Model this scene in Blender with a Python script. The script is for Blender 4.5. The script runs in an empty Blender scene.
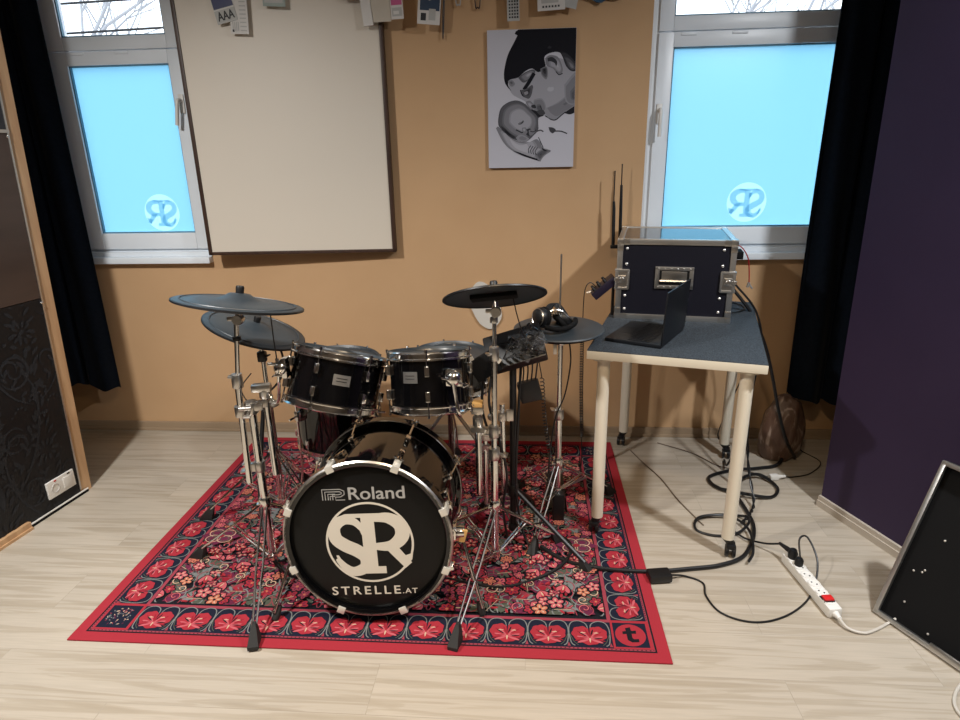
import bpy, bmesh, math, random
from mathutils import Vector, Matrix, Quaternion
PI = math.pi
V = Vector
C = bpy.context.scene.collection
random.seed(7)

# ---------------------------------------------------------------- materials
def mat(name, col=(.8, .8, .8), rough=.5, metal=0., spec=.5, coat=0., emit=None, es=1.):
    m = bpy.data.materials.new(name); m.use_nodes = True
    b = m.node_tree.nodes['Principled BSDF']
    b.inputs['Base Color'].default_value = (*col, 1)
    b.inputs['Roughness'].default_value = rough
    b.inputs['Metallic'].default_value = metal
    b.inputs['Specular IOR Level'].default_value = spec
    b.inputs['Coat Weight'].default_value = coat
    if emit:
        b.inputs['Emission Color'].default_value = (*emit, 1); b.inputs['Emission Strength'].default_value = es
    return m

def noisy(m, scale, lo, hi, detail=4, stretch=(1, 1, 1), bump=0., distort=0., rough=None):
    nt = m.node_tree; N = nt.nodes; L = nt.links; b = N['Principled BSDF']
    tc = N.new('ShaderNodeTexCoord'); mp = N.new('ShaderNodeMapping'); mp.inputs['Scale'].default_value = stretch
    no = N.new('ShaderNodeTexNoise'); no.inputs['Scale'].default_value = scale; no.inputs['Detail'].default_value = detail
    no.inputs['Distortion'].default_value = distort
    cr = N.new('ShaderNodeValToRGB'); cr.color_ramp.elements[0].color = (*lo, 1); cr.color_ramp.elements[1].color = (*hi, 1)
    cr.color_ramp.elements[0].position = .35; cr.color_ramp.elements[1].position = .65
    L.new(tc.outputs['Object'], mp.inputs[0]); L.new(mp.outputs[0], no.inputs['Vector'])
    L.new(no.outputs['Fac'], cr.inputs[0]); L.new(cr.outputs[0], b.inputs['Base Color'])
    if bump:
        bp = N.new('ShaderNodeBump'); bp.inputs['Strength'].default_value = bump; bp.inputs['Distance'].default_value = .01
        L.new(no.outputs['Fac'], bp.inputs['Height']); L.new(bp.outputs[0], b.inputs['Normal'])
    return m

def floor_mat():
    m = mat('oak_laminate', rough=.42); nt = m.node_tree; N = nt.nodes; L = nt.links; b = N['Principled BSDF']
    tc = N.new('ShaderNodeTexCoord')
    br = N.new('ShaderNodeTexBrick'); br.offset = .37; br.inputs['Scale'].default_value = 1
    br.inputs['Brick Width'].default_value = 1.25; br.inputs['Row Height'].default_value = .192
    br.inputs['Mortar Size'].default_value = .0011; br.inputs['Mortar Smooth'].default_value = .3
    br.inputs['Color1'].default_value = (.45, .45, .45, 1); br.inputs['Color2'].default_value = (.58, .58, .58, 1)
    br.inputs['Mortar'].default_value = (.18, .18, .18, 1); br.inputs['Bias'].default_value = 0
    L.new(tc.outputs['Object'], br.inputs['Vector'])
    # each plank shifts its own grain
    mp = N.new('ShaderNodeMapping'); mp.inputs['Scale'].default_value = (1.0, 20, 1)
    ad = N.new('ShaderNodeVectorMath'); ad.operation = 'MULTIPLY_ADD'
    ad.inputs[1].default_value = (9, 5, 3)
    L.new(br.outputs['Color'], ad.inputs[0]); L.new(tc.outputs['Object'], mp.inputs[0]); L.new(mp.outputs[0], ad.inputs[2])
    n1 = N.new('ShaderNodeTexNoise'); n1.inputs['Scale'].default_value = 1.2; n1.inputs['Detail'].default_value = 6; n1.inputs['Distortion'].default_value = 1.6
    n2 = N.new('ShaderNodeTexNoise'); n2.inputs['Scale'].default_value = 9; n2.inputs['Detail'].default_value = 3
    L.new(ad.outputs[0], n1.inputs['Vector']); L.new(ad.outputs[0], n2.inputs['Vector'])
    cr = N.new('ShaderNodeValToRGB'); e = cr.color_ramp.elements
    e[0].position = .28; e[0].color = (.385, .33, .255, 1); e[1].position = .74; e[1].color = (.50, .445, .37, 1)
    x = e.new(.47); x.color = (.435, .38, .305, 1); x = e.new(.50); x.color = (.48, .425, .35, 1)
    L.new(n1.outputs['Fac'], cr.inputs[0])
    mx = N.new('ShaderNodeMix'); mx.data_type = 'RGBA'; mx.blend_type = 'MULTIPLY'; mx.inputs[0].default_value = .22
    L.new(cr.outputs[0], mx.inputs[6]); L.new(n2.outputs['Fac'], mx.inputs[7])
    m2 = N.new('ShaderNodeMix'); m2.data_type = 'RGBA'; m2.blend_type = 'OVERLAY'; m2.inputs[0].default_value = .30
    L.new(mx.outputs[2], m2.inputs[6]); L.new(br.outputs['Color'], m2.inputs[7])
    L.new(m2.outputs[2], b.inputs['Base Color'])
    return m

M = {}
M['floor'] = floor_mat()
M['wall'] = noisy(mat('tan_orange_paint', rough=.85, spec=.2), 3, (.53, .337, .184), (.555, .357, .198))
M['warmwhite'] = mat('room_paint', (.34, .29, .24), .9)
M['ceil'] = mat('ceiling_white', (.75, .72, .68), .9)
M['purple'] = noisy(mat('purple_paint', rough=.65, spec=.3), 2, (.028, .017, .048), (.034, .021, .056))
M['skirt'] = mat('skirting_grey', (.45, .40, .34), .5)
M['skirt_back'] = mat('skirting_brown', (.33, .24, .155), .6)
M['wood'] = noisy(mat('beech_wood', rough=.5), 6, (.42, .25, .13), (.52, .33, .18), stretch=(6, 6, .7))
M['pvc'] = mat('white_pvc_glow_tint', (.80, .86, .92), .35)  # white plastic; the blue tint paints in the glow from the panes
M['chrome'] = mat('chrome', (.80, .79, .77), .13, 1.)
M['steel'] = mat('brushed_steel', (.62, .60, .57), .3, 1.)
M['alu'] = mat('aluminium', (.62, .61, .59), .36, 1.)
M['gloss'] = mat('gloss_black_lacquer', (.002, .002, .0025), .07, coat=.2)
M['black'] = mat('black_plastic', (.006, .006, .007), .42)
M['matt'] = mat('matt_black', (.004, .004, .0045), .8, spec=.2)
M['rubber'] = mat('black_rubber_sheen_tint', (.026, .037, .047), .46, spec=.9)  # black rubber with the bluish window sheen mixed into its base colour
M['foot'] = mat('rubber_foot_black', (.012, .012, .012), .7)
M['headb'] = noisy(mat('black_drum_head', rough=.4, spec=.22), 3, (.0045, .0045, .0045), (.006, .006, .0055))
M['mesh'] = mat('mesh_head_dark', (.02, .022, .025), .6)
M['print'] = mat('cream_print', (.62, .58, .50), .55)
M['printg'] = mat('silver_print', (.36, .36, .35), .45)
M['clawc'] = mat('claw_white', (.70, .68, .62), .3, .4)
M['curtain'] = noisy(mat('navy_velvet', rough=.9, spec=.15), 60, (.002, .005, .011), (.004, .008, .016))
M['curtain'].node_tree.nodes['Principled BSDF'].inputs['Sheen Weight'].default_value = .03
M['board'] = mat('whiteboard_enamel', (.66, .60, .51), .45)
M['dkwood'] = noisy(mat('dark_stained_wood', rough=.45), 8, (.035, .016, .010), (.055, .026, .016), stretch=(4, 4, .6))
M['tablewhite'] = mat('table_edge_white', (.66, .60, .48), .5)
M['tablelegs'] = mat('table_leg_white', (.70, .64, .52), .4)
M['felt'] = noisy(mat('speckled_felt', rough=.75, spec=.5), 260, (.010, .014, .019), (.060, .078, .098), bump=.5)
M['casepanel'] = noisy(mat('black_case_laminate', rough=.55, spec=.25), 300, (.004, .004, .009), (.007, .007, .014), bump=.1)
M['casetop'] = mat('black_case_top', (.02, .03, .04), .12)
M['screw'] = mat('screw', (.7, .68, .65), .35, .8)
M['screen'] = mat('laptop_screen', (.004, .005, .008), .2)
M['laptop'] = mat('laptop_graphite', (.012, .014, .018), .4, .4)
M['white'] = mat('white_plastic', (.74, .73, .70), .4)
M['red'] = mat('red_plastic', (.6, .02, .02), .35)
M['redcable'] = mat('red_cable', (.35, .01, .015), .5)
M['cablew'] = mat('white_cable', (.55, .52, .47), .5)
M['damask_matt'] = mat('damask_ground', (.005, .005, .006), .5, spec=.35)
M['damask_fig'] = mat('damask_figure', (.014, .015, .018), .7, spec=.3)
M['brownpanel'] = noisy(mat('gloss_panel_brown_reflection', rough=.3), 3, (.040, .027, .024), (.060, .040, .034), stretch=(1, .5, 3))  # brown tone paints in what the dark gloss panel reflects
M['darkpanel'] = mat('blue_black_panel', (.016, .02, .03), .3)
M['orange'] = mat('amber_grip_and_glint', (.75, .45, .16), .4)  # own colour of the spur grip; a painted reflection on the clamp
M['mixer'] = mat('purple_black_mixer', (.012, .008, .022), .4)
M['stone'] = None
def stone():
    m = mat('red_brown_stone', rough=.45); nt = m.node_tree; N = nt.nodes; L = nt.links; b = N['Principled BSDF']
    tc = N.new('ShaderNodeTexCoord'); n = N.new('ShaderNodeTexNoise'); n.inputs['Scale'].default_value = 5; n.inputs['Detail'].default_value = 7; n.inputs['Distortion'].default_value = 1.5
    mp = N.new('ShaderNodeMapping'); mp.inputs['Scale'].default_value = (4, 4, 1.1)
    cr = N.new('ShaderNodeValToRGB'); e = cr.color_ramp.elements
    e[0].position = .35; e[0].color = (.09, .045, .03, 1); e[1].position = .7; e[1].color = (.38, .29, .24, 1); x = e.new(.56); x.color = (.13, .075, .05, 1)
    L.new(tc.outputs['Object'], mp.inputs[0]); L.new(mp.outputs[0], n.inputs['Vector']); L.new(n.outputs['Fac'], cr.inputs[0]); L.new(cr.outputs[0], b.inputs['Base Color'])
    return m
M['stone'] = stone()

def film(name, col, tr):
    m = bpy.data.materials.new(name); m.use_nodes = True; nt = m.node_tree; N = nt.nodes; L = nt.links
    for n in list(N): N.remove(n)
    o = N.new('ShaderNodeOutputMaterial'); t = N.new('ShaderNodeBsdfTranslucent'); g = N.new('ShaderNodeBsdfGlossy'); mx = N.new('ShaderNodeMixShader')
    t.inputs[0].default_value = (*col, 1); g.inputs['Roughness'].default_value = .25; g.inputs[0].default_value = (.8, .9, 1, 1); mx.inputs[0].default_value = .06
    L.new(t.outputs[0], mx.inputs[1]); L.new(g.outputs[0], mx.inputs[2]); L.new(mx.outputs[0], o.inputs[0])
    return m
M['film'] = film('frosted_blue_film', (.235, .53, .70), 1)
M['film2'] = film('frosted_pale_emblem', (.40, .70, .82), 1)
M['film3'] = film('frosted_blue_letter', (.48, .66, .76), 1)
def clear():
    m = bpy.data.materials.new('clear_glass'); m.use_nodes = True; nt = m.node_tree; N = nt.nodes; L = nt.links
    for n in list(N): N.remove(n)
    o = N.new('ShaderNodeOutputMaterial'); t = N.new('ShaderNodeBsdfTransparent'); g = N.new('ShaderNodeBsdfGlossy'); mx = N.new('ShaderNodeMixShader')
    g.inputs['Roughness'].default_value = .02; mx.inputs[0].default_value = .05
    L.new(t.outputs[0], mx.inputs[1]); L.new(g.outputs[0], mx.inputs[2]); L.new(mx.outputs[0], o.inputs[0]); return m
M['clear'] = clear()

# ---------------------------------------------------------------- object helpers
ROOTM = {}
def thing(name, label, cat, loc=(0, 0, 0), rotz=0., group=None):
    o = bpy.data.objects.new(name, None); C.objects.link(o); o.empty_display_size = .05
    o.location = loc; o.rotation_euler = (0, 0, rotz); o['label'] = label; o['category'] = cat
    if group: o['group'] = group
    ROOTM[o] = Matrix.Translation(loc) @ Matrix.Rotation(rotz, 4, 'Z')
    return o
def obj(name, bm, mats, parent=None, smooth=True, label=None, angle=40):
    """bm is always in world coordinates"""
    if parent is not None:
        bmesh.ops.transform(bm, matrix=ROOTM[parent].inverted(), verts=bm.verts)
    me = bpy.data.meshes.new(name); bm.to_mesh(me); bm.free()
    if not isinstance(mats, (list, tuple)): mats = [mats]
    for m in mats: me.materials.append(M[m] if isinstance(m, str) else m)
    if smooth:
        for p in me.polygons: p.use_smooth = True
        try: me.set_sharp_from_angle(angle=math.radians(angle))
        except Exception: pass
    o = bpy.data.objects.new(name, me); C.objects.link(o)
    if parent is not None: o.parent = parent; ROOTM[o] = ROOTM[parent]
    if label: o['label'] = label
    return o
def single(name, bm, mats, label, cat, group=None, smooth=True):
    """a thing that is one mesh; origin moved to its base"""
    xs = [v.co for v in bm.verts]; c = V((sum(v.x for v in xs)/len(xs), sum(v.y for v in xs)/len(xs), min(v.z for v in xs)))
    bmesh.ops.translate(bm, vec=-c, verts=bm.verts)
    o = obj(name, bm, mats, None, smooth); o.location = c
    o['label'] = label; o['category'] = cat
    if group: o['group'] = group
    ROOTM[o] = Matrix.Translation(c)
    return o
def struct(name, bm, mats, parent=None, smooth=False):
    o = obj(name, bm, mats, parent, smooth)
    if parent is None: o['kind'] = 'structure'; ROOTM[o] = Matrix.Identity(4)
    return o
def NB(): return bmesh.new()

def frame(n, up=V((0, 0, 1))):
    n = V(n).normalized(); x = up.cross(n)
    if x.length < 1e-4: x = V((1, 0, 0))
    x.normalize(); y = n.cross(x); return x, y, n
def box(bm, c, s, R=None, bev=0., mi=0):
    """centre, full size"""
    g = bmesh.ops.create_cube(bm, size=1); vs = g['verts']
    m = Matrix.Translation(c) @ (R.to_4x4() if R is not None else Matrix.Identity(4)) @ Matrix.Diagonal((*s, 1))
    fs = list({f for v in vs for f in v.link_faces})
    for f in fs: f.material_index = mi
    bmesh.ops.transform(bm, matrix=m, verts=vs)
    if bev: 
        r = bmesh.ops.bevel(bm, geom=list({e for v in vs for e in v.link_edges}), offset=bev, segments=2, affect='EDGES', profile=.6)
        for f in r['faces']: f.material_index = mi
def bx(bm, a, b, bev=0., mi=0):
    a = V(a); b = V(b); box(bm, (a+b)/2, (abs(b.x-a.x), abs(b.y-a.y), abs(b.z-a.z)), None, bev, mi)
def tube(bm, pts, r, n=12, mi=0, cap=True, closed=False):
    pts = [V(p) for p in pts]; N = len(pts)
    rs = r if isinstance(r, (list, tuple)) else [r]*N
    rings = []; t0 = None; x = None
    for i, p in enumerate(pts):
        if closed: t = (pts[(i+1) % N]-pts[i-1]).normalized()
        else: t = (pts[min(i+1, N-1)]-pts[max(i-1, 0)]).normalized()
        if x is None: x = frame(t)[0]
        else:
            q = t0.rotation_difference(t); x = q @ x; x = (x - t*x.dot(t)).normalized()
        t0 = t; y = t.cross(x)
        rings.append([bm.verts.new(p + (x*math.cos(a)+y*math.sin(a))*rs[i]) for a in [2*PI*k/n for k in range(n)]])
    M_ = N if closed else N-1
    for i in range(M_):
        A = rings[i]; B = rings[(i+1) % N]
        for k in range(n):
            f = bm.faces.new((A[k], A[(k+1) % n], B[(k+1) % n], B[k])); f.material_index = mi
    if cap and not closed:
        f = bm.faces.new(list(reversed(rings[0]))); f.material_index = mi; f = bm.faces.new(rings[-1]); f.material_index = mi
def lathe(bm, prof, o, n, seg=48, mi=0, start_up=V((0, 0, 1))):
    """prof: (radius, height along n) list"""
    x, y, n = frame(n, start_up); o = V(o); rings = []
    for r, h in prof:
        if r < 1e-6: rings.append([bm.verts.new(o+n*h)])
        else: rings.append([bm.verts.new(o+n*h+(x*math.cos(2*PI*k/seg)+y*math.sin(2*PI*k/seg))*r) for k in range(seg)])
    for A, B in zip(rings, rings[1:]):
        for k in range(seg):
            k2 = (k+1) % seg
            if len(A) == 1 and len(B) == 1: continue
            if len(A) == 1: vs = (A[0], B[k2], B[k])
            elif len(B) == 1: vs = (A[k], A[k2], B[0])
            else: vs = (A[k], A[k2], B[k2], B[k])
            f = bm.faces.new(vs); f.material_index = mi
def sphere(bm, c, r, s=(1, 1, 1), R=None, seg=16, mi=0):
    g = bmesh.ops.create_uvsphere(bm, u_segments=seg, v_segments=seg//2+2, radius=r)
    m = Matrix.Translation(c) @ (R.to_4x4() if R is not None else Matrix.Identity(4)) @ Matrix.Diagonal((*s, 1))
    bmesh.ops.transform(bm, matrix=m, verts=g['verts'])
    for v in g['verts']:
        for f in v.link_faces: f.material_index = mi
def smooth_path(pts, k=8, closed=False):
    P = [V(p) for p in pts]; out = []; n = len(P)
    for i in range(n if closed else n-1):
        if closed: a, b, c, d = P[i-1], P[i], P[(i+1) % n], P[(i+2) % n]
        else: a = P[max(i-1, 0)]; b = P[i]; c = P[i+1]; d = P[min(i+2, n-1)]
        for j in range(k):
            t = j/k; out.append(.5*((2*b)+(-a+c)*t+(2*a-5*b+4*c-d)*t*t+(-a+3*b-3*c+d)*t**3))
    if not closed: out.append(P[-1])
    return out
def helix(pts, R, turns, n=10):
    P = smooth_path(pts, 10); L = [0]
    for a, b in zip(P, P[1:]): L.append(L[-1]+(b-a).length)
    out = []; tot = turns*n; j = 0
    for i in range(tot+1):
        s = L[-1]*i/tot
        while j < len(L)-2 and L[j+1] < s: j += 1
        t = (s-L[j])/max(1e-9, L[j+1]-L[j]); p = P[j].lerp(P[j+1], t); d = (P[j+1]-P[j]).normalized()
        x, y, _ = frame(d, V((0, 1, 0))); a = 2*PI*i/n
        out.append(p+(x*math.cos(a)+y*math.sin(a))*R)
    return out
def text_polys(s, size, spacing=1.):
    """returns a mesh of flat lettering in the xy plane"""
    cu = bpy.data.curves.new('lettering', 'FONT'); cu.body = s; cu.size = size; cu.space_character = spacing; cu.resolution_u = 4
    o = bpy.data.objects.new('tmp', cu); C.objects.link(o); dg = bpy.context.evaluated_depsgraph_get(); dg.update()
    me = bpy.data.meshes.new_from_object(o.evaluated_get(dg)); bpy.data.objects.remove(o); return me
def add_text(bm, s, size, o, xdir, ydir, width=None, height=None, spacing=1., mi=0, mirror=False, bold=0):
    """lower-left corner of the text box at o; scaled to width/height if given"""
    me = text_polys(s, size, spacing); xs = [v.co.x for v in me.vertices]; ys = [v.co.y for v in me.vertices]
    x0, x1, y0, y1 = min(xs), max(xs), min(ys), max(ys)
    sx = width/(x1-x0) if width else 1; sy = height/(y1-y0) if height else sx
    o = V(o); X = V(xdir).normalized(); Y = V(ydir).normalized(); Z = X.cross(Y)
    offs = [(0, 0)] if not bold else [(0, 0), (bold, 0), (-bold, 0), (0, bold*.7), (0, -bold*.7)]
    for i, (ox, oy) in enumerate(offs):
        vs = [bm.verts.new(o+X*(((x1-v.co.x) if mirror else (v.co.x-x0))*sx+ox)+Y*((v.co.y-y0)*sy+oy)+Z*.00008*i) for v in me.vertices]
        for p in me.polygons:
            try: f = bm.faces.new([vs[k] for k in p.vertices]); f.material_index = mi
            except ValueError: pass
    bpy.data.meshes.remove(me)
class Flat:
    """layered flat pattern on a surface: o + u*X + v*Y, each shape a hair above the last"""
    def __init__(s, bm, o, X, Y, z0=.0002, dz=1.5e-6):
        s.bm = bm; s.o = V(o); s.X = V(X); s.Y = V(Y); s.Z = s.X.cross(s.Y).normalized(); s.z = z0; s.dz = dz
        s.T = lambda p: p
    def poly(s, pts, mi):
        pts = [s.T(p) for p in pts]
        area = sum(a[0]*b[1]-b[0]*a[1] for a, b in zip(pts, pts[1:]+pts[:1]))
        if area < 0: pts = pts[::-1]
        vs = [s.bm.verts.new(s.o+s.X*p[0]+s.Y*p[1]+s.Z*s.z) for p in pts]
        f = s.bm.faces.new(vs); f.material_index = mi; s.z += s.dz
    def rect(s, a, b, c, d, mi): s.poly([(a, b), (c, b), (c, d), (a, d)], mi)
    def ell(s, cx, cy, rx, ry, mi, a=0, n=14, lobes=0, la=.12):
        pts = []
        for k in range(n):
            t = 2*PI*k/n; r = 1+(la*math.cos(lobes*t) if lobes else 0)
            x = rx*r*math.cos(t); y = ry*r*math.sin(t)
            pts.append((cx+x*math.cos(a)-y*math.sin(a), cy+x*math.sin(a)+y*math.cos(a)))
        s.poly(pts, mi)
    def ribbon(s, pts, w, mi):
        L = []; R = []; n = len(pts)
        for i, p in enumerate(pts):
            a = pts[max(i-1, 0)]; b = pts[min(i+1, n-1)]; dx, dy = b[0]-a[0], b[1]-a[1]; l = math.hypot(dx, dy) or 1
            ww = (w[i] if isinstance(w, (list, tuple)) else w)/2
            L.append((p[0]-dy/l*ww, p[1]+dx/l*ww)); R.append((p[0]+dy/l*ww, p[1]-dx/l*ww))
        z = s.z
        for i in range(n-1): s.z = z; s.poly([L[i], R[i], R[i+1], L[i+1]], mi)
        s.z = z+s.dz
    def petal(s, cx, cy, l, w, a, mi):
        pts = [(0, 0), (.3, .38), (.65, .5), (.9, .3), (1, 0), (.9, -.3), (.65, -.5), (.3, -.38)]
        s.poly([(cx+(x*l)*math.cos(a)-(y*w)*math.sin(a), cy+(x*l)*math.sin(a)+(y*w)*math.cos(a)) for x, y in pts], mi)
def arc(cx, cy, rx, ry, a0, a1, n=12):
    return [(cx+rx*math.cos(math.radians(a0+(a1-a0)*i/n)), cy+ry*math.sin(math.radians(a0+(a1-a0)*i/n))) for i in range(n+1)]
def cr2(pts, k=6):
    return [(p.x, p.y) for p in smooth_path([(x, y, 0) for x, y in pts], k)]

# emblem: intertwined serif S and R inside a ring (unit circle)
def emblem(F, mi, cx, cy, r, mirror=1, ring=True):
    t = lambda pts: [(cx+mirror*x*r, cy+y*r) for x, y in pts]
    if ring: F.ribbon(t(arc(0, 0, .975, .975, 0, 360, 64)), .05*r, mi)
    S = cr2([(-.12, .30), (-.30, .52), (-.56, .57), (-.77, .40), (-.76, .12), (-.56, -.06), (-.30, -.20), (-.12, -.38), (-.16, -.62), (-.42, -.72), (-.62, -.60), (-.78, -.38)], 6)
    n = len(S); w = [(.10+.22*math.sin(PI*min(1, max(0, i/(n-1))))**.8)*r for i in range(n)]
    F.ribbon(t(S), w, mi)
    F.poly(t([(-.75, .62), (.45, .62), (.45, .72), (-.50, .72)]), mi)               # bar joining the tops
    F.poly(t([(-.10, .50), (-.10, .20), (-.17, .20), (-.26, .50)]), mi)             # S serif
    F.poly(t([(-.80, -.30), (-.74, -.30), (-.60, -.62), (-.70, -.64)]), mi)
    F.poly(t([(-.16, .66), (.14, .66), (.14, -.60), (-.16, -.60)]), mi)             # R stem
    F.poly(t([(-.45, -.78), (.32, -.78), (.32, -.60), (-.20, -.60)]), mi)           # foot
    B = cr2([(.10, .60), (.45, .60), (.72, .42), (.74, .14), (.50, -.08), (.12, -.10)], 6)
    F.ribbon(t(B), [(.16+.17*math.sin(PI*i/(len(B)-1)))*r for i in range(len(B))], mi)
    F.poly(t([(.26, -.05), (.58, -.05), (.92, -.52), (.76, -.66)]), mi)             # R leg
    F.poly(t([(.60, -.40), (.96, -.28), (.93, -.44), (.78, -.64)]), mi)

# ================================================================= ROOM
# floor
bm = NB(); bx(bm, (-3.4, -5.2, -.1), (3.4, .3, 0)); struct('floor', bm, 'floor')
bm = NB(); bx(bm, (-3.4, -5.2, 2.8), (3.4, .3, 2.9)); struct('ceiling', bm, 'ceil')
# windows: (x0,x1) opening, z 1.045..2.55
WZ0, WZ1 = 1.045, 2.62
W1 = (-2.42, -1.665); W2 = (.575, 1.60)
bm = NB()
for a, b in ((-3.4, W1[0]), (W1[1], W2[0]), (W2[1], 3.4)): bx(bm, (a, 0, 0), (b, .09, 2.8))
for a, b in (W1, W2): bx(bm, (a, 0, 0), (b, .09, WZ0)); bx(bm, (a, 0, WZ1), (b, .09, 2.8))
bmesh.ops.remove_doubles(bm, verts=bm.verts, dist=1e-5)
struct('wall_back', bm, 'wall')
bm = NB(); bx(bm, (-3.4, -5.2, 0), (-3.3, 0, 2.8)); struct('wall_left', bm, 'warmwhite')
bm = NB(); bx(bm, (3.3, -5.2, 0), (3.4, 0, 2.8)); struct('wall_right', bm, 'warmwhite')
bm = NB(); bx(bm, (-3.4, -5.3, 0), (3.4, -5.2, 2.8)); struct('wall_front', bm, 'warmwhite')
bm = NB()
bx(bm, (-3.3, -.014, 0), (3.3, 0, .055), .003); bx(bm, (-3.3, -.022, 0), (3.3, -.014, .018), .003)
struct('baseboard_back', bm, 'skirt_back')

def window(name, x0, x1, gx0, gx1, emb):
    root = NB()
    # outer frame
    def ring(bm, a0, a1, b0, b1, z0, z1, c0, c1, y0, y1):
        """outer a0..a1 x z0..z1, inner b0..b1 x c0..c1"""
        bx(bm, (a0, y0, z0), (b0, y1, z1), .004); bx(bm, (b1, y0, z0), (a1, y1, z1), .004)
        bx(bm, (b0, y0, z0), (b1, y1, c0), .004); bx(bm, (b0, y0, c1), (b1, y1, z1), .004)
    ring(root, x0, x1, x0+.045, x1-.045, WZ0, WZ1, WZ0+.045, WZ1-.045, .012, .075)
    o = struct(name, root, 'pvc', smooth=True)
    # lower sash and upper sash
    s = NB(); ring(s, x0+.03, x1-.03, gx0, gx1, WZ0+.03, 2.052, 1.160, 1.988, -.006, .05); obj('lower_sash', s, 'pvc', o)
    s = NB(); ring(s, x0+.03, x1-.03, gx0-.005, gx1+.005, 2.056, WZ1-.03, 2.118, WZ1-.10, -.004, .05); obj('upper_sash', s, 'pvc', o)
    # gasket line round the panes
    g = NB(); t = .006
    for (a, b, c, d) in ((gx0, gx1, 1.160, 1.988), (gx0-.005, gx1+.005, 2.118, WZ1-.10)):
        bx(g, (a, .004, c), (a+t, .02, d)); bx(g, (b-t, .004, c), (b, .02, d)); bx(g, (a, .004, c), (b, .02, c+t)); bx(g, (a, .004, d-t), (b, .02, d))
    obj('gasket', g, mat('gasket_blue_grey', (.10, .22, .30), .6), o)
    p = NB(); r = emb[2]; ex, ez = emb[0], emb[1]; nseg = 48; a_ = [2*PI*k/nseg for k in range(nseg)]
    inner = [p.verts.new((ex+r*math.cos(t), .020, ez+r*math.sin(t))) for t in a_]
    def edge(t):
        dx, dz = math.cos(t), math.sin(t); k = min(((gx1-ex) if dx > 0 else (gx0-ex))/dx if abs(dx) > 1e-6 else 9e9, ((1.988-ez) if dz > 0 else (1.160-ez))/dz if abs(dz) > 1e-6 else 9e9)
        return (ex+dx*k, .020, ez+dz*k)
    angs = sorted(set(a_) | {math.atan2(zz-ez, xx-ex) % (2*PI) for xx in (gx0, gx1) for zz in (1.160, 1.988)})
    outer = [(t, p.verts.new(edge(t))) for t in angs]
    for k in range(nseg):
        t0, t1 = a_[k], a_[k]+2*PI/nseg
        seg_ = [v for t, v in outer if t0-1e-9 <= t <= t1+1e-9]
        if k == nseg-1: seg_.append(outer[0][1])
        p.faces.new([inner[(k+1) % nseg], inner[k]]+seg_)
    fo = obj('frosted_pane', p, 'film', o, smooth=False, label='frosted pale blue pane')
    e = NB(); F = Flat(e, (emb[0], .020, emb[1]), (1, 0, 0), (0, 0, 1), 0, .0003)
    r = emb[2]
    # cut-out emblem: pale disc, letters left in the blue film (mirrored, it faces the street)
    F.ell(0, 0, r, r, 0, n=48); emblem(F, 1, 0, 0, r*.95, -1, ring=False)
    obj('emblem', e, ['film2', 'film3'], fo, smooth=False, label='pale round emblem with mirrored letters')
    p = NB(); bx(p, (gx0, .018, 2.118), (gx1, .022, WZ1-.10)); obj('clear_pane', p, 'clear', o, smooth=False)
    # hinge covers
    h = NB()
    for hx in (gx0+.03, gx0+.26): bx(h, (hx, -.012, 2.035), (hx+.07, -.004, 2.048), .003)
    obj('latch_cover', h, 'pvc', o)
    return o
w1 = window('window_1', *W1, -2.30, -1.775, (-1.955, 1.265, .096))
w2 = window('window_2', *W2, .676, 1.50, (1.092, 1.278, .096))
# handles
def handle(o, x, z, ang):
    b = NB(); bx(b, (x-.014, -.016, z-.045), (x+.014, -.006, z+.045), .005)
    pts = [(x, -.012, z+.015), (x, -.045, z+.015), (x-math.sin(ang)*.03, -.052, z+.015-math.cos(ang)*.03), (x-math.sin(ang)*.12, -.052, z+.015-math.cos(ang)*.12)]
    tube(b, smooth_path(pts, 4), .009, 10); obj('handle', b, 'white', o)
handle(w1, -1.735, 1.80, .16)
handle(w2, .628, 1.70, .0)
# sills
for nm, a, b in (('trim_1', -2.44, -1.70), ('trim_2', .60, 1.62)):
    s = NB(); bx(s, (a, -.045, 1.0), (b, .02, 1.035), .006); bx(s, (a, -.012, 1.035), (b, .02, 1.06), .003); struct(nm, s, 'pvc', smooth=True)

# purple partition wall on the right (end at alcove), slight lean as in the place
def slab(p0, p1, z0, z1, th, side, lean=0., mi=0, bm=None):
    """vertical slab whose visible face runs p0->p1, thickness th to side(+1 left of direction)"""
    bm = bm or NB(); a = V((*p0, 0)); b = V((*p1, 0)); d = (b-a).normalized(); n = V((-d.y, d.x, 0))*side
    vs = []
    for z in (z0, z1):
        for p in (a, b, b+n*th, a+n*th):
            vs.append(bm.verts.new((p.x, p.y+lean*z, z)))
    for f in ((0, 3, 2, 1), (4, 5, 6, 7), (0, 1, 5, 4), (1, 2, 6, 5), (2, 3, 7, 6), (3, 0, 4, 7)):
        g = bm.faces.new([vs[i] for i in f]); g.material_index = mi
    bmesh.ops.recalc_face_normals(bm, faces=bm.faces); return bm
PD = V((.345, -.939)).normalized()
PA = V((1.324, -.709)); PB = PA+PD*3.2
struct('wall_partition_right', slab(PA, PB, 0, 2.8, .12, 1, .022), 'purple')
n2 = V((-PD.y, PD.x))
s = slab(PA-n2*.012-PD*.004, PB-n2*.012, 0, .05, .012, 1, .022); slab(PA-n2*.018-PD*.004, PB-n2*.018, 0, .03, .01, 1, .022, bm=s)
struct('baseboard_right', s, 'skirt')

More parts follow.
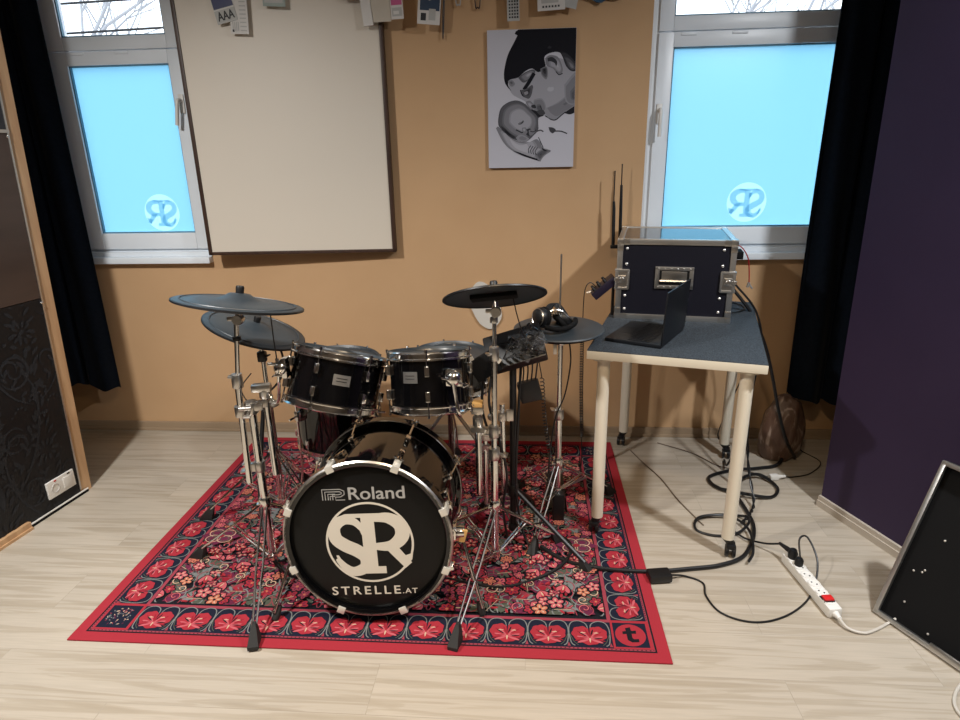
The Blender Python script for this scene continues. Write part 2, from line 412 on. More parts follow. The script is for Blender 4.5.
# left partition: frame post, damask panel, gloss panel with painted reflection, dark panel
LA = V((-2.148, -.690)); LD = V((-.062, -.472)).normalized(); LN = V((-LD.y, LD.x))   # LN points into the room (+x)
if LN.x < 0: LN = -LN
def lp(s, out=0.): p = LA+LD*s+LN*out; return (p.x, p.y)
LE = .050
struct('wall_partition_left', slab(lp(.066, -.01), lp(2.4, -.01), 0, 2.8, .10, -1 if LN.x > 0 else 1, LE), 'wood')
part = bpy.data.objects['wall_partition_left']
def lslab(s0, s1, z0, z1, out, th, bm=None):
    return slab(lp(s0, out), lp(s1, out), z0, z1, th, -1, LE, bm=bm)
obj('post', lslab(0, .066, 0, 2.8, 0, .11), 'wood', part, smooth=False)
obj('gloss_panel', lslab(.068, 2.4, .965, 1.655, .004, .012), 'brownpanel', part, smooth=False, label='dark glossy panel with its reflection painted brown')
obj('dark_panel', lslab(.068, 2.4, 1.667, 2.8, .004, .012), 'darkpanel', part, smooth=False, label='dark upper panel')
b = lslab(.062, .070, .03, 2.8, .007, .014); lslab(.062, 2.4, 1.655, 1.668, .009, .014, bm=b); obj('edging', b, 'alu', part, smooth=False)
b = NB()
for zz in (.945, 1.64): 
    x_, y_ = lp(.075, .008); sphere(b, (x_, y_+LE*zz, zz), .006)
obj('screw', b, 'chrome', part)
b = lslab(.36, 2.4, 0, .035, .022, .022); lslab(.36, 2.4, 0, .012, .03, .01, bm=b); struct('baseboard_left', b, 'wood')
b = lslab(.03, .36, 0, .014, .012, .012); obj('base_gap', b, 'matt', part, smooth=False)
b = lslab(.03, .36, .014, .019, .013, .006); obj('base_edge', b, 'white', part, smooth=False)
# damask wallpaper: scrolls as raised flock figures
b = lslab(.068, 2.4, .015, .962, .004, .012)
P0 = lp(.068, .0048)
F = Flat(b, (P0[0], P0[1], 0), (LD.x, LD.y, 0), (0, LE, 1), .0006, 2e-6)
if F.Z.x < 0: F.Z = -F.Z
def damask(F, mi):
    for sx in (1, -1):
        def T(p, sx=sx): return (sx*p[0], p[1])
        old = F.T; F.T = lambda p: old(T(p))
        F.ribbon(arc(.13, .10, .05, .05, 200, 520, 20), [.003+.009*math.sin(PI*i/20) for i in range(21)], mi)
        F.ribbon(arc(.135, .105, .024, .024, 160, 430, 14), .006, mi)
        F.ribbon(cr2([(.02, -.30), (.10, -.24), (.17, -.12), (.19, .02), (.15, .10)]), [.003+.008*math.sin(PI*i/24) for i in range(25)], mi)
        F.ribbon(arc(.09, -.13, .034, .034, -60, 230, 18), [.003+.008*math.sin(PI*i/18) for i in range(19)], mi)
        for k in range(12):
            t = k/11; a = 1.9-1.6*t; x0 = .05+.15*t; y0 = -.29+.25*t**.8
            F.petal(x0, y0, .042-.010*abs(t-.5), .015, a+(.9 if k % 2 else -.5), mi)
        for k in range(9):
            t = k/8; F.petal(.19-.02*t, .02+.22*t, .045*(1-.5*t), .017, .9+.9*t-(1.3 if k % 2 else 0), mi)
        for k in range(5): F.petal(.012+.006*k, -.19+.045*k, .060-.008*k, .018, math.radians(62-12*k), mi)
        for k in range(4): F.petal(.02, .03+.035*k, .055-.006*k, .016, math.radians(25+16*k), mi)
        for k in range(5): F.ell(.055+.016*k, .205+.016*math.sin(k), .007, .006, mi, n=8)
        F.T = old
    for k in range(10): a = 2*PI*k/10; F.petal(.018*math.cos(a), .018*math.sin(a), .034, .014, a, mi)
    for r in range(4):
        for k in range(4-r): F.ell((k-(3-r)/2)*.018, .235+r*.017, .0075, .0075, mi, n=8)
    F.petal(0, -.31, .085, .026, PI/2, mi)
for i in range(8):
    for (cx, cy, sc_) in ((.38+i*.50, .55, 1.35), (.13+i*.50, .30, 1.05), (.13+i*.50, .84, 1.05), (.38+i*.50, .02, 1.2)):
        F.T = lambda p, cx=cx, cy=cy, sc_=sc_: (min(max(cx+p[0]*sc_, .002), 2.33), min(max(cy+p[1]*sc_, .02), .958))
        if cx < 2.4: damask(F, 1)
obj('damask_panel', b, ['damask_matt', 'damask_fig'], part, smooth=False, label='black damask wallpaper panel')
F = None
# double wall socket
s0 = lp(.066, 0); a = V((*lp(.062+.0, .006), 0))
def wallpt(s, z, out): x, y = lp(s, out); return V((x, y+LE*z, z))
R3 = Matrix((( -LD.x, LE*0, LN.x), (-LD.y, 0, LN.y), (0, 1, 0)))
R3 = Matrix(((LD.x, 0, LN.x), (LD.y, 0, LN.y), (0, 1, 0)))
t = thing('wall_socket', 'white double wall socket on the black damask partition panel', 'socket', wallpt(.170, .07, .004))
b = NB(); box(b, wallpt(.168, .112, .009), (.15, .082, .011), R3, .003); obj('plate', b, 'white', t)
b = NB(); c = wallpt(.203, .112, .0152); lathe(b, [(.0, -.004), (.016, -.004), (.0185, .0015), (.021, .0015), (.022, -.002)], c, (LN.x, LN.y, 0), 28); obj('outlet', b, mat('socket_grey', (.55, .54, .52), .5), t)
b = NB(); box(b, wallpt(.135, .112, .0155), (.048, .05, .004), R3, .001); obj('switch', b, 'white', t)
b = NB(); box(b, wallpt(.200, .147, .0152), (.012, .006, .002), R3); obj('red_mark', b, 'red', t)
b = NB(); box(b, wallpt(.125, .147, .0152), (.014, .006, .002), R3); obj('dark_mark', b, 'black', t)

# ================================================================= CURTAINS
def curtain(name, label, x0, x1, y, z0, z1, folds, amp, gather=0.):
    b = NB(); nx = 120; nz = 24; rows = []
    for j in range(nz+1):
        v = j/nz; z = z0+(z1-z0)*v; row = []
        for i in range(nx+1):
            u = i/nx; ph = folds*2*PI*u+.6*math.sin(3*u+1.5*v)
            a = amp*(1-.35*v)
            yy = y+a*math.sin(ph)+.01*math.sin(2.3*ph+4*v)
            xx = x0+(x1-x0)*u+.018*math.cos(ph)+gather*(1-v)*(u-.5)
            zz = z+(.018*math.sin(ph*.5+1)+.012*math.sin(1.7*ph) if j == 0 else 0)
            row.append(b.verts.new((xx, yy, zz)))
        rows.append(row)
    back = [[b.verts.new((v.co.x, v.co.y+.004, v.co.z)) for v in r] for r in rows]
    for j in range(nz):
        for i in range(nx):
            b.faces.new((rows[j][i], rows[j][i+1], rows[j+1][i+1], rows[j+1][i]))
            b.faces.new((back[j][i+1], back[j][i], back[j+1][i], back[j+1][i+1]))
    for j in range(nz):
        b.faces.new((rows[j][0], rows[j+1][0], back[j+1][0], back[j][0])); b.faces.new((rows[j+1][nx], rows[j][nx], back[j][nx], back[j+1][nx]))
    for i in range(nx):
        b.faces.new((rows[0][i+1], rows[0][i], back[0][i], back[0][i+1]))
    return single(name, b, 'curtain', label, 'curtain')
curtain('curtain', 'long navy velvet curtain left of the whiteboard, half hidden by the damask partition', -2.84, -2.30, -.15, .325, 2.74, 3.2, .022)
curtain('curtain', 'long navy velvet curtain between the right window and the purple wall', 1.325, 1.80, -.16, .29, 2.74, 2.7, .035)
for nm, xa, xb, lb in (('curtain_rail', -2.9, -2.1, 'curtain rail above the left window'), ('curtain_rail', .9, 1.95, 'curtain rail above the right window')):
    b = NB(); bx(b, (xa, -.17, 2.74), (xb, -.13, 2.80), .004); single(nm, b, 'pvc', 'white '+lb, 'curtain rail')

# ================================================================= WHITEBOARD (swings out a little on its left)
bl = V((-1.655, -.120, 0)); brt = V((-.680, -.055, 0)); bd = (brt-bl).normalized(); bn = V((bd.y, -bd.x, 0)); bz0, bz1 = 1.057, 2.62
RB = Matrix(((bd.x, 0, bn.x), (bd.y, 0, bn.y), (0, 1, 0)))
wb = thing('whiteboard', 'large cream whiteboard in a dark wooden frame on the tan wall', 'whiteboard', (bl+brt)/2+V((0, 0, bz0)))
bw = (brt-bl).length; bc = (bl+brt)/2+V((0, 0, (bz0+bz1)/2))
b = NB(); box(b, bc-bn*.006, (bw-.02, bz1-bz0-.02, .012), RB); obj('writing_surface', b, 'board', wb, smooth=False)
b = NB()
for sx, w_ in ((-1, .018), (1, .018)): box(b, bc+bd*sx*(bw/2-.009)-bn*.018, (w_, bz1-bz0, .05), RB, .002)
for sz in (-1, 1): box(b, bc+V((0, 0, sz*((bz1-bz0)/2-.008)))-bn*.018, (bw, .016, .05), RB, .002)
obj('frame', b, 'dkwood', wb)
b = NB()
for sx in (-1, 1):
    b = NB(); p = bc+bd*sx*bw*.35; tube(b, [p-bn*.02, V((p.x, -.001, p.z))], .012); obj('wall_spacer', b, 'steel', wb)

# ================================================================= CANVAS PHOTO
def canvas():
    x0, x1, z0, z1 = -.193, .224, 1.464, 2.082
    NT = 12; gs = []
    for i in range(NT):
        v = (.06+.76*i/(NT-1))**2.2; gs.append(mat('print_tone', (v*.95, v*.95+.0002, v*1.05+.004), .6, spec=.2))
    root = NB(); bx(root, (x0, -.022, z0), (x1, -.0, z1), .001)
    for f in root.faces: f.material_index = 10
    F = Flat(root, (x0, -.022, z0), (1, 0, 0), (0, 0, 1), .0003, 6e-6)
    W_, H_ = x1-x0, z1-z0
    def q(pts):
        out = []
        for x, y in pts:
            v = (664-y)/620; u = (x-40)/(370+26*v); out.append((min(max(u, .002), .998)*W_, min(max(v, .002), .998)*H_))
        return out
    A1 = lambda pts: [(27+.45*x, 36+.45*y) for x, y in pts]      # upper half sketch units
    A2 = lambda pts: [(27+.45*x, 351+.45*y) for x, y in pts]     # lower half sketch units
    sm = lambda pts: cr2(pts+[pts[0]], 4)[:-1]
    P = lambda pts, m: F.poly(q(sm(pts)), m)
    def G(pts, m0, m1, c, lo=.15):
        """tone runs from m0 at the outline to m1 at the centre c"""
        n = abs(m1-m0)*2+1; pts = sm(pts)
        for i in range(n):
            k = 1-(1-lo)*i/(n-1) if n > 1 else 1
            F.poly(q([(c[0]+(x-c[0])*k, c[1]+(y-c[1])*k) for x, y in pts]), round(m0+(m1-m0)*i/max(1, n-1)))
    L = lambda pts, w, m: F.ribbon(q(cr2(pts)), w, m)
    # soft cloth, then the man
    P(A2([(500, 150), (600, 140), (700, 160), (860, 120), (935, 130), (935, 470), (830, 480), (640, 520), (560, 515), (530, 400)]), 10)
    face = A1([(240, 500), (330, 455), (470, 400), (600, 380), (700, 300), (800, 320), (905, 330), (905, 720), (890, 790), (770, 850), (680, 908), (620, 880), (570, 860), (520, 840), (480, 800), (430, 800), (395, 750), (400, 720), (330, 680), (270, 640), (238, 570)])
    P(face, 8)
    G(A1([(470, 560), (560, 470), (700, 480), (850, 470), (890, 620), (800, 720), (650, 760), (520, 720), (470, 660)]), 8, 9, A1([(640, 600)])[0])
    G(A1([(560, 800), (700, 740), (830, 640), (900, 560), (905, 720), (880, 780), (770, 850), (680, 905), (610, 870)]), 7, 5, A1([(800, 740)])[0])
    G(A1([(780, 560), (905, 440), (905, 700), (860, 760), (790, 720)]), 7, 4, A1([(880, 680)])[0])
    G(A1([(480, 700), (560, 690), (600, 780), (560, 850), (500, 830), (470, 780)]), 7, 4, A1([(530, 790)])[0])
    P(A1([(360, 20), (300, 130), (235, 250), (205, 350), (190, 450), (205, 540), (262, 610), (232, 555), (245, 500), (330, 478), (400, 420), (470, 395), (530, 432), (600, 385), (590, 290), (650, 250), (740, 250), (800, 330), (825, 405), (850, 345), (912, 330), (940, 20)]), 0)
    P(A1([(360, 0), (940, 0), (940, 120), (340, 80)]), 0)
    G(A1([(600, 200), (640, 170), (680, 190), (670, 220), (620, 225)]), 0, 2, A1([(640, 195)])[0])
    G(A1([(740, 240), (800, 250), (880, 330), (905, 420), (850, 430), (800, 380), (770, 300)]), 1, 6, A1([(860, 390)])[0])
    G(A1([(550, 400), (610, 380), (622, 450), (605, 505), (560, 460)]), 6, 1, A1([(590, 410)])[0])
    G(A1([(330, 480), (400, 430), (470, 405), (500, 430), (440, 500), (380, 530)]), 4, 8, A1([(440, 450)])[0])
    # ear
    G(A1([(598, 300), (640, 272), (715, 285), (752, 345), (768, 420), (745, 462), (705, 440), (670, 400), (610, 370)]), 6, 9, A1([(720, 380)])[0])
    P(A1([(620, 300), (665, 290), (712, 330), (705, 380), (690, 350), (650, 330), (625, 330)]), 2)
    L(A1([(700, 430), (730, 462), (765, 450)]), .004, 1)
    # glasses, brow, eye
    L(A1([(488, 440), (440, 520), (385, 600)]), .017, 0)
    L(A1([(352, 600), (372, 655), (430, 680), (455, 640), (470, 570)]), .006, 1)
    G(A1([(360, 600), (410, 590), (470, 555), (462, 640), (430, 690), (380, 660)]), 4, 2, A1([(420, 620)])[0])
    P(A1([(385, 625), (420, 615), (425, 640), (395, 650)]), 7)
    G(A1([(230, 510), (270, 500), (300, 540), (270, 570), (240, 545)]), 7, 4, A1([(262, 525)])[0])
    # nose and mouth against the baby's brow
    G(A2([(400, 20), (440, 10), (480, 50), (470, 100), (430, 80)]), 6, 8, A2([(440, 50)])[0])
    P(A2([(450, 60), (490, 50), (500, 85), (465, 80)]), 2)
    P(A2([(430, 100), (470, 100), (530, 130), (575, 160), (540, 175), (500, 190), (470, 140)]), 1)
    L(A2([(540, 60), (560, 110), (555, 150)]), .004, 2)
    P(A2([(505, 115), (560, 100), (590, 140), (560, 160), (530, 150)]), 3)
    L(A2([(590, 165), (640, 200), (690, 208), (750, 160), (790, 130)]), .005, 2)
    P(A2([(775, 140), (880, 75), (900, 120), (840, 155), (800, 150)]), 1)
    # baby: head, face
    hd = A2([(128, 190), (150, 90), (210, 30), (300, 3), (380, 30), (450, 100), (515, 170), (530, 250), (510, 320), (470, 365), (430, 405), (385, 428), (310, 410), (240, 372), (180, 315), (132, 255)])
    P(hd, 3)
    G([(x*.97+6, y*.97+13) for x, y in hd], 4, 8, A2([(370, 190)])[0], .45)
    G(A2([(150, 250), (200, 290), (250, 340), (300, 380), (270, 392), (210, 345), (160, 300)]), 3, 0, A2([(220, 330)])[0])
    G(A2([(300, 380), (340, 350), (400, 370), (430, 400), (385, 425), (320, 412)]), 7, 6, A2([(370, 390)])[0])
    L(A2([(325, 240), (350, 240), (378, 215)]), .005, 2); L(A2([(335, 228), (360, 222), (375, 205)]), .003, 4)
    L(A2([(300, 300), (330, 315), (360, 330), (380, 315)]), .006, 2)
    G(A2([(360, 280), (400, 280), (405, 320), (380, 335), (362, 310)]), 6, 8, A2([(380, 300)])[0])
    P(A2([(400, 300), (440, 290), (455, 320), (430, 365), (400, 350), (415, 325)]), 2)
    P(A2([(425, 310), (450, 300), (490, 310), (470, 350), (435, 360)]), 6); L(A2([(440, 315), (470, 325), (500, 305)]), .004, 2)
    # sleeve and bow
    P(A2([(520, 200), (560, 175), (620, 190), (660, 260), (600, 330), (530, 320)]), 10)
    L(A2([(505, 320), (540, 310), (570, 325)]), .006, 3)
    P(A2([(620, 280), (660, 285), (690, 310), (660, 345), (630, 320)]), 3)
    L(A2([(680, 322), (740, 325), (800, 350)]), .006, 3)
    # hand
    G(A2([(105, 280), (130, 265), (190, 330), (260, 385), (330, 420), (430, 430), (500, 400), (540, 440), (560, 490), (640, 525), (575, 570), (530, 632), (480, 610), (380, 580), (300, 540), (220, 480), (160, 400)]), 6, 9, A2([(330, 480)])[0], .4)
    P(A2([(265, 518), (320, 545), (400, 585), (530, 632), (520, 612), (420, 575), (330, 535)]), 0)
    G(A2([(480, 560), (560, 500), (630, 525), (570, 580), (530, 630), (500, 600)]), 6, 3, A2([(540, 560)])[0])
    P(A2([(550, 490), (600, 520), (640, 522), (590, 530), (560, 515)]), 1)
    for k in range(4): L(A2([(445+22*k, 465+7*k), (420+22*k, 505+8*k), (425+24*k, 545+7*k)]), .0035, 2)
    L(A2([(520, 380), (540, 430), (565, 490)]), .004, 3)
    o = single('canvas_picture', root, gs, 'black-and-white canvas photograph of a man nuzzling a sleeping baby, hung on the tan wall', 'picture', smooth=False)
canvas()

# ================================================================= PASSES hanging along the top
def card(name, label, cx, y, z0, w, h, tilt, mats, deco=None, cat='pass', strap=True, sx=0., th=.002, strapmat='black'):
    """card hanging on a strap; cx is the centre of its lower edge"""
    y = ry(cx)-.0; t = thing(name, label, cat, (cx, y, z0)); X = V((math.cos(tilt), 0, math.sin(tilt))); Z = V((-math.sin(tilt), 0, math.cos(tilt)))
    R = Matrix(((X.x, 0, Z.x), (0, 1, 0), (X.z, 0, Z.z))); c = V((cx, y, z0))+Z*h/2
    b = NB(); box(b, c, (w, th, h), R)
    F = Flat(b, V((cx, y-th/2, z0))-X*w/2, X, Z, .0003, 1e-4)
    if deco: deco(F, w, h, b)
    obj('card', b, mats, t, smooth=False)
    if strap:
        top = V((cx, y, z0))+Z*h; b = NB()
        d = .004
        for s in (-1, 1):
            p0 = top+X*s*.006; p1 = V((top.x+s*.02+sx, y, 2.52)); n_ = (p1-p0).normalized(); sd = V((n_.z, 0, -n_.x))*.006
            vs = [b.verts.new(q_) for q_ in (p0-sd+V((0, -.001*s, 0)), p0+sd+V((0, -.001*s, 0)), p1+sd+V((0, -.001*s, 0)), p1-sd+V((0, -.001*s, 0)))]
            r = bmesh.ops.extrude_face_region(b, geom=[b.faces.new(vs)])
            bmesh.ops.translate(b, verts=[v for v in r['geom'] if isinstance(v, bmesh.types.BMVert)], vec=(0, .0008, 0))
        obj('lanyard', b, strapmat, t, smooth=False)
    return t
M['pnavy'] = mat('card_navy', (.02, .025, .10), .4); M['pgrey'] = mat('card_grey', (.42, .42, .40), .5); M['pwhite'] = mat('card_white', (.62, .60, .57), .5)
M['pblack'] = mat('card_black', (.012, .012, .014), .5); M['pgreen'] = mat('card_green_grey', (.28, .34, .31), .5); M['ppink'] = mat('card_pink', (.5, .08, .22), .5)
M['pblue'] = mat('card_blue', (.04, .14, .28), .5); M['pbeige'] = mat('card_beige', (.52, .47, .39), .6); M['pteal'] = mat('card_teal', (.05, .20, .26), .5); M['pdkblue'] = mat('card_dark_blue', (.015, .04, .085), .45)
def aaa(F, w, h, b):
    F.rect(.002, .062, w-.002, h, 1); F.rect(.0, .055, w, .060, 3)
    bm0 = F.bm; o = F.o+F.X*.010+F.Y*.012+F.Z*.0012
    add_text(bm0, 'AAA', .05, o, F.X, F.Y, width=w-.02, height=.036, mi=2, bold=.0013)
HB = -.128
def ry(x): return -.142+(x+1.62)*.0517
card('backstage_pass', 'tilted pass printed AAA with navy top, hanging over the whiteboard', -1.388, HB-.012, 2.135, .100, .14, .20, ['pgrey', 'pnavy', 'pblack', 'pwhite'], aaa, sx=.01)
def lines(F, w, h, b):
    for k in range(9):
        z = .012+k*h*.1
        F.rect(w*.55, z, w*.9, z+.005, 1)
    for k in range(4): F.rect(w*(.12+.1*k), .012, w*(.17+.1*k), .05, 1)
    F.rect(w*.1, .008, w*.2, .018, 2)
card('printed_pass', 'white densely printed pass hanging behind the tilted AAA pass', -1.338, HB, 2.085, .085, .17, -.05, ['pwhite', 'pgrey', 'pblack'], lines)
def framed(F, w, h, b): F.rect(.008, .014, w-.012, h-.004, 1)
card('laminated_pass', 'grey-green edged pass hanging on the left half of the whiteboard', -1.165, HB+.012, 2.195, .105, .12, -.06, ['pgreen', 'pgrey'], framed)
card('laminated_pass', 'dark blue rimmed pass just peeking in above the right half of the whiteboard', -.81, HB+.045, 2.215, .072, .11, .03, ['pnavy', 'pgrey'], framed)
card('folded_leaflet', 'narrow white folded leaflet hanging just inside the right edge of the whiteboard', -.735, HB+.048, 2.105, .045, .16, .10, ['pwhite'], cat='leaflet', th=.012, strapmat='pgrey')
def bk(F, w, h, b): F.rect(0, h*.62, w, h*.68, 1)
card('blank_pass', 'blank beige pass overlapping the right frame of the whiteboard', -.675, -.105, 2.120, .090, .17, .03, ['pbeige', 'pgrey'], bk)
def multi(F, w, h, b):
    F.rect(.004, h*.52, w-.004, h*.98, 1); F.rect(.004, h*.34, w-.004, h*.48, 2); F.rect(.006, .012, w-.006, h*.28, 3); F.rect(.012, .02, w-.02, h*.2, 0)
card('striped_pass', 'small pass with teal, pink and grey bands beside the blank beige pass', -.60, -.06, 2.130, .058, .17, .04, ['pwhite', 'pteal', 'ppink', 'pgrey'], multi)
def photoc(F, w, h, b):
    F.rect(.010, h*.30, w-.004, h, 1); F.rect(w*.15, .015, w*.38, h*.24, 2); F.rect(w*.5, .018, w*.8, h*.34, 3); F.ell(w*.5, h*.6, .012, .016, 3)
card('photo_pass', 'dark blue pass with a small photo, rightmost of the cluster by the whiteboard', -.46, -.045, 2.105, .105, .19, -.10, ['pwhite', 'pdkblue', 'pblack', 'pgrey'], photoc)
b = NB(); tube(b, smooth_path([(-.375, -.02, 2.52), (-.39, -.02, 2.2), (-.402, -.02, 2.05), (-.395, -.02, 2.2), (-.36, -.02, 2.52)], 6), .0025, 6)
single('key_cord', b, 'black', 'thin dark cord loop hanging right of the dark blue photo pass', 'cord')
def holes(F, w, h, b):
    for i in range(4):
        for j in range(9): F.rect(.008+i*.012, .012+j*.013, .015+i*.012, .019+j*.013, 1)
card('perforated_strip', 'pale grey perforated plastic strip hanging above the canvas picture', -.068, -.03, 2.110, .056, .15, .02, ['pgrey', 'pblack'], holes, cat='strip', strapmat='pgrey')
def bw(F, w, h, b):
    F.rect(.018, .03, w-.03, h, 1); F.rect(.03, .045, .07, .055, 0); F.rect(.03, .062, .05, h, 2); F.rect(.062, .062, .075, h, 2); F.rect(w-.06, .05, w-.04, h, 0)
    for k in range(6): F.rect(.022+k*.014, .012, .03+k*.014, .02, 2)
card('event_pass', 'white pass with black block print hanging above the right half of the canvas picture', .105, -.04, 2.150, .125, .15, .04, ['pwhite', 'pgrey', 'pblack'], bw)
card('event_pass', 'plain pale pass with slanted edge tucked behind the block-printed pass', .175, -.025, 2.160, .085, .14, -.22, ['pgrey'], None)
b = NB()
pts = [(.34+.085*math.cos(a)+.02*math.cos(3*a), -.03+.012*math.sin(5*a), 2.23+.035*math.sin(a)+.008*math.sin(4*a)) for a in [2*PI*k/24 for k in range(24)]]
tube(b, pts, .013, 8, closed=True); tube(b, smooth_path([(.34, -.03, 2.23), (.33, -.03, 2.52)], 3), .006, 6)
single('wristband_bundle', b, 'pblue', 'pale blue crumpled wristband bundle hanging left of the right window', 'wristband')
for k, (cx_, zz) in enumerate(((-.325, 2.195), (-.235, 2.18))):
    b = NB(); tube(b, smooth_path([(cx_-.02, -.02, 2.52), (cx_-.012, -.02, zz+.03), (cx_, -.02, zz), (cx_+.012, -.02, zz+.03), (cx_+.02, -.02, 2.52)], 6), .003, 6)
    single('hanging_loop', b, 'pgrey' if k == 0 else 'dkwood', ['thin grey cord loop hanging between the photo pass and the perforated strip', 'thin brown cord loop hanging nearest the perforated strip'][k], 'cord')
b = NB(); tube(b, [(-1.62, -.142, 2.52), (.45, -.035, 2.52)], .006, 8)
for xx, yy in ((-.5, ry(-.5)), (.43, ry(.43))): tube(b, [(xx, yy, 2.52), (xx, 0, 2.52)], .005, 8)
tube(b, [(-1.60, -.141, 2.52), (-1.60, -.118, 2.52)], .005, 8)
single('hanging_rod', b, 'steel', 'thin steel rod above the whiteboard that the passes hang from', 'rod')
# pale rounded plate on the wall behind the crash cymbal
b = NB()
pts = cr2([(-.300, .745), (-.296, .84), (-.262, .885), (-.215, .875), (-.170, .82), (-.135, .72), (-.150, .665), (-.195, .628), (-.255, .66), (-.300, .745)], 5)[:-1]
vs = [b.verts.new((x, -.001, z)) for x, z in pts]; f = b.faces.new(vs); r = bmesh.ops.extrude_face_region(b, geom=[f])
bmesh.ops.translate(b, verts=[v for v in r['geom'] if isinstance(v, bmesh.types.BMVert)], vec=(0, -.012, 0))
bmesh.ops.recalc_face_normals(b, faces=b.faces)
single('wall_plate', b, mat('pale_plate', (.62, .60, .55), .6), 'pale rounded plate on the tan wall behind the small crash cymbal', 'wall plate', smooth=False)

# ================================================================= RUG
RX0, RY0, RW, RD = -1.548, -1.6850, 2.012, 1.582
def rug():
    b = NB(); bx(b, (RX0, RY0, 0), (RX0+RW, RY0+RD, .006), .002)
    cols = dict(red=(.32, .027, .040), black=(.010, .011, .015), crimson=(.24, .016, .028), pink=(.46, .10, .12), rose=(.27, .045, .065),
                olive=(.075, .085, .065), grey=(.17, .18, .18), cream=(.50, .34, .24), orange=(.46, .15, .09), plum=(.12, .02, .05), navy=(.012, .014, .028))
    K = {k: i for i, k in enumerate(cols)}
    ms = [mat('rug_'+k, c, .95, spec=.1) for k, c in cols.items()]
    F = Flat(b, (RX0, RY0, .006), (1, 0, 0), (0, 1, 0), .0002, 1.2e-6)
    o1, o2, o3, o4 = .040, .058, .172, .190
    F.rect(o1, o1, RW-o1, RD-o1, K['black']); F.rect(o1+.006, o1+.006, RW-o1-.006, RD-o1-.006, K['rose']); F.rect(o1+.013, o1+.013, RW-o1-.013, RD-o1-.013, K['navy'])
    F.rect(o3, o3, RW-o3, RD-o3, K['rose']); F.rect(o3+.013, o3+.013, RW-o3-.013, RD-o3-.013, K['black'])
    # speckle on outer line
    for i in range(140):
        for (ax, fixed, ln) in ((0, o1+.009, RW), (0, RD-o1-.010, RW), (1, o1+.009, RD), (1, RW-o1-.010, RD)):
            p = o1+.01+(ln-2*o1-.02)*i/140
            if ax == 0: F.rect(p, fixed-.0015, p+.005, fixed+.0015, K['black'])
            else: F.rect(fixed-.0015, p, fixed+.0015, p+.005, K['black'])
    # corners
    for (cx, cy) in ((0, 0), (1, 0), (0, 1), (1, 1)):
        x = o2 if cx == 0 else RW-o3; y = o2 if cy == 0 else RD-o3; w = o3-o2
        F.rect(x-.005, y-.005, x+w+.01, y+w+.01, K['red']); F.rect(x+.002, y+.002, x+w-.001, y+w-.001, K['navy'])
        mx_, my_ = x+w/2, y+w/2
        if (cx, cy) == (1, 0):
            F.ell(mx_, my_, .050, .050, K['red'], n=36)
            F.poly([(mx_+a*.05, my_+c*.05) for a, c in ((-.28, .62), (.06, .74), (.10, .40), (.42, .44), (.40, .14), (.10, .12), (.10, -.24), (.18, -.36), (.50, -.32), (.50, -.62), (.02, -.66), (-.24, -.46), (-.25, .08), (-.50, .06), (-.50, .32), (-.26, .36))], K['black'])
        else:
            for k in range(70):
                a = random.random()*2*PI; r = .046*random.random()**.5
                F.ell(mx_+r*math.cos(a), my_+r*math.sin(a), .0045, .0018, K[random.choice(['grey', 'cream', 'rose', 'grey', 'plum'])], a=random.random()*3, n=6)
    # palmettes
    def palmette(cx, cy, s, rot):
        ca, sa = math.cos(rot), math.sin(rot); F.T = lambda p: (cx+(p[0]*ca-p[1]*sa)*s, cy+(p[0]*sa+p[1]*ca)*s)
        for sx in (1, -1):
            F.ribbon([(sx*x, y) for x, y in cr2([(.02, .16), (.08, .34), (.24, .43), (.42, .38), (.50, .18), (.50, -.10), (.46, -.34), (.38, -.42)])], .028, K['grey'])
            F.ribbon([(sx*x, y) for x, y in cr2([(.50, .0), (.40, -.28), (.30, -.40)])], .018, K['olive'])
        F.poly([(.46, -.44), (.54, -.44), (.50, -.30)], K['rose'])
        for sx in (1, -1):
            F.ell(sx*.19, -.01, .25, .25, K['red'], a=sx*.4, n=28, lobes=7, la=.06)
        F.ell(0, -.17, .27, .22, K['red'], n=28, lobes=7, la=.05)
        for k in range(5):
            a = math.radians(-15+k*52.5); F.petal(.0, -.16, .40, .05, a, K['crimson'])
        F.poly([(-.035, .30), (.035, .30), (0, -.02)], K['navy'])
        for k in range(7):
            a = math.radians(-20+k*220/6)
            if abs(k-3) < 1: continue
            F.petal(.0, -.20, .34, .07, a, K['pink'])
        for k in range(6):
            a = math.radians(0+k*180/5); F.petal(.06*math.cos(a), -.16+.06*math.sin(a), .26, .040, a, K['crimson'] if k % 2 else K['black'])
        for sx in (1, -1): F.petal(sx*.08, .02, .15, .035, 0 if sx > 0 else PI, K['cream'])
        F.petal(0, -.32, .17, .045, PI/2, K['cream'])
        F.T = lambda p: p
    c = (o2+o3)/2
    nx = 12
    for i in range(nx):
        x = o3+.01+(RW-2*o3-.02)*(i+.5)/nx; s = (RW-2*o3-.02)/nx
        palmette(x, c, s*.97, 0); palmette(x, RD-c, s*.97, PI)
    ny = 9
    for i in range(ny):
        y = o3+.01+(RD-2*o3-.02)*(i+.5)/ny; s = (RD-2*o3-.02)/ny
        palmette(c, y, s*.95, -PI/2); palmette(RW-c, y, s*.95, PI/2)
    # field, mirrored in four quarters
    f0 = o4; hw = RW/2-f0; hd = RD/2-f0
    rnd = random.Random(11)
    motifs = []
    G = .050; nx, ny = int(hw/G)+1, int(hd/G)+1
    for i in range(nx):
        for j in range(ny):
            motifs.append((rnd.random(), f0+(i+.5)*hw/nx+rnd.uniform(-.014, .014), f0+(j+.5)*hd/ny+rnd.uniform(-.014, .014), rnd.random()*2*PI, rnd.uniform(.8, 1.15), rnd.random()))
    motifs.sort()
    cl = lambda p: (min(max(p[0], f0+.001), RW-f0-.001), min(max(p[1], f0+.001), RD-f0-.001))
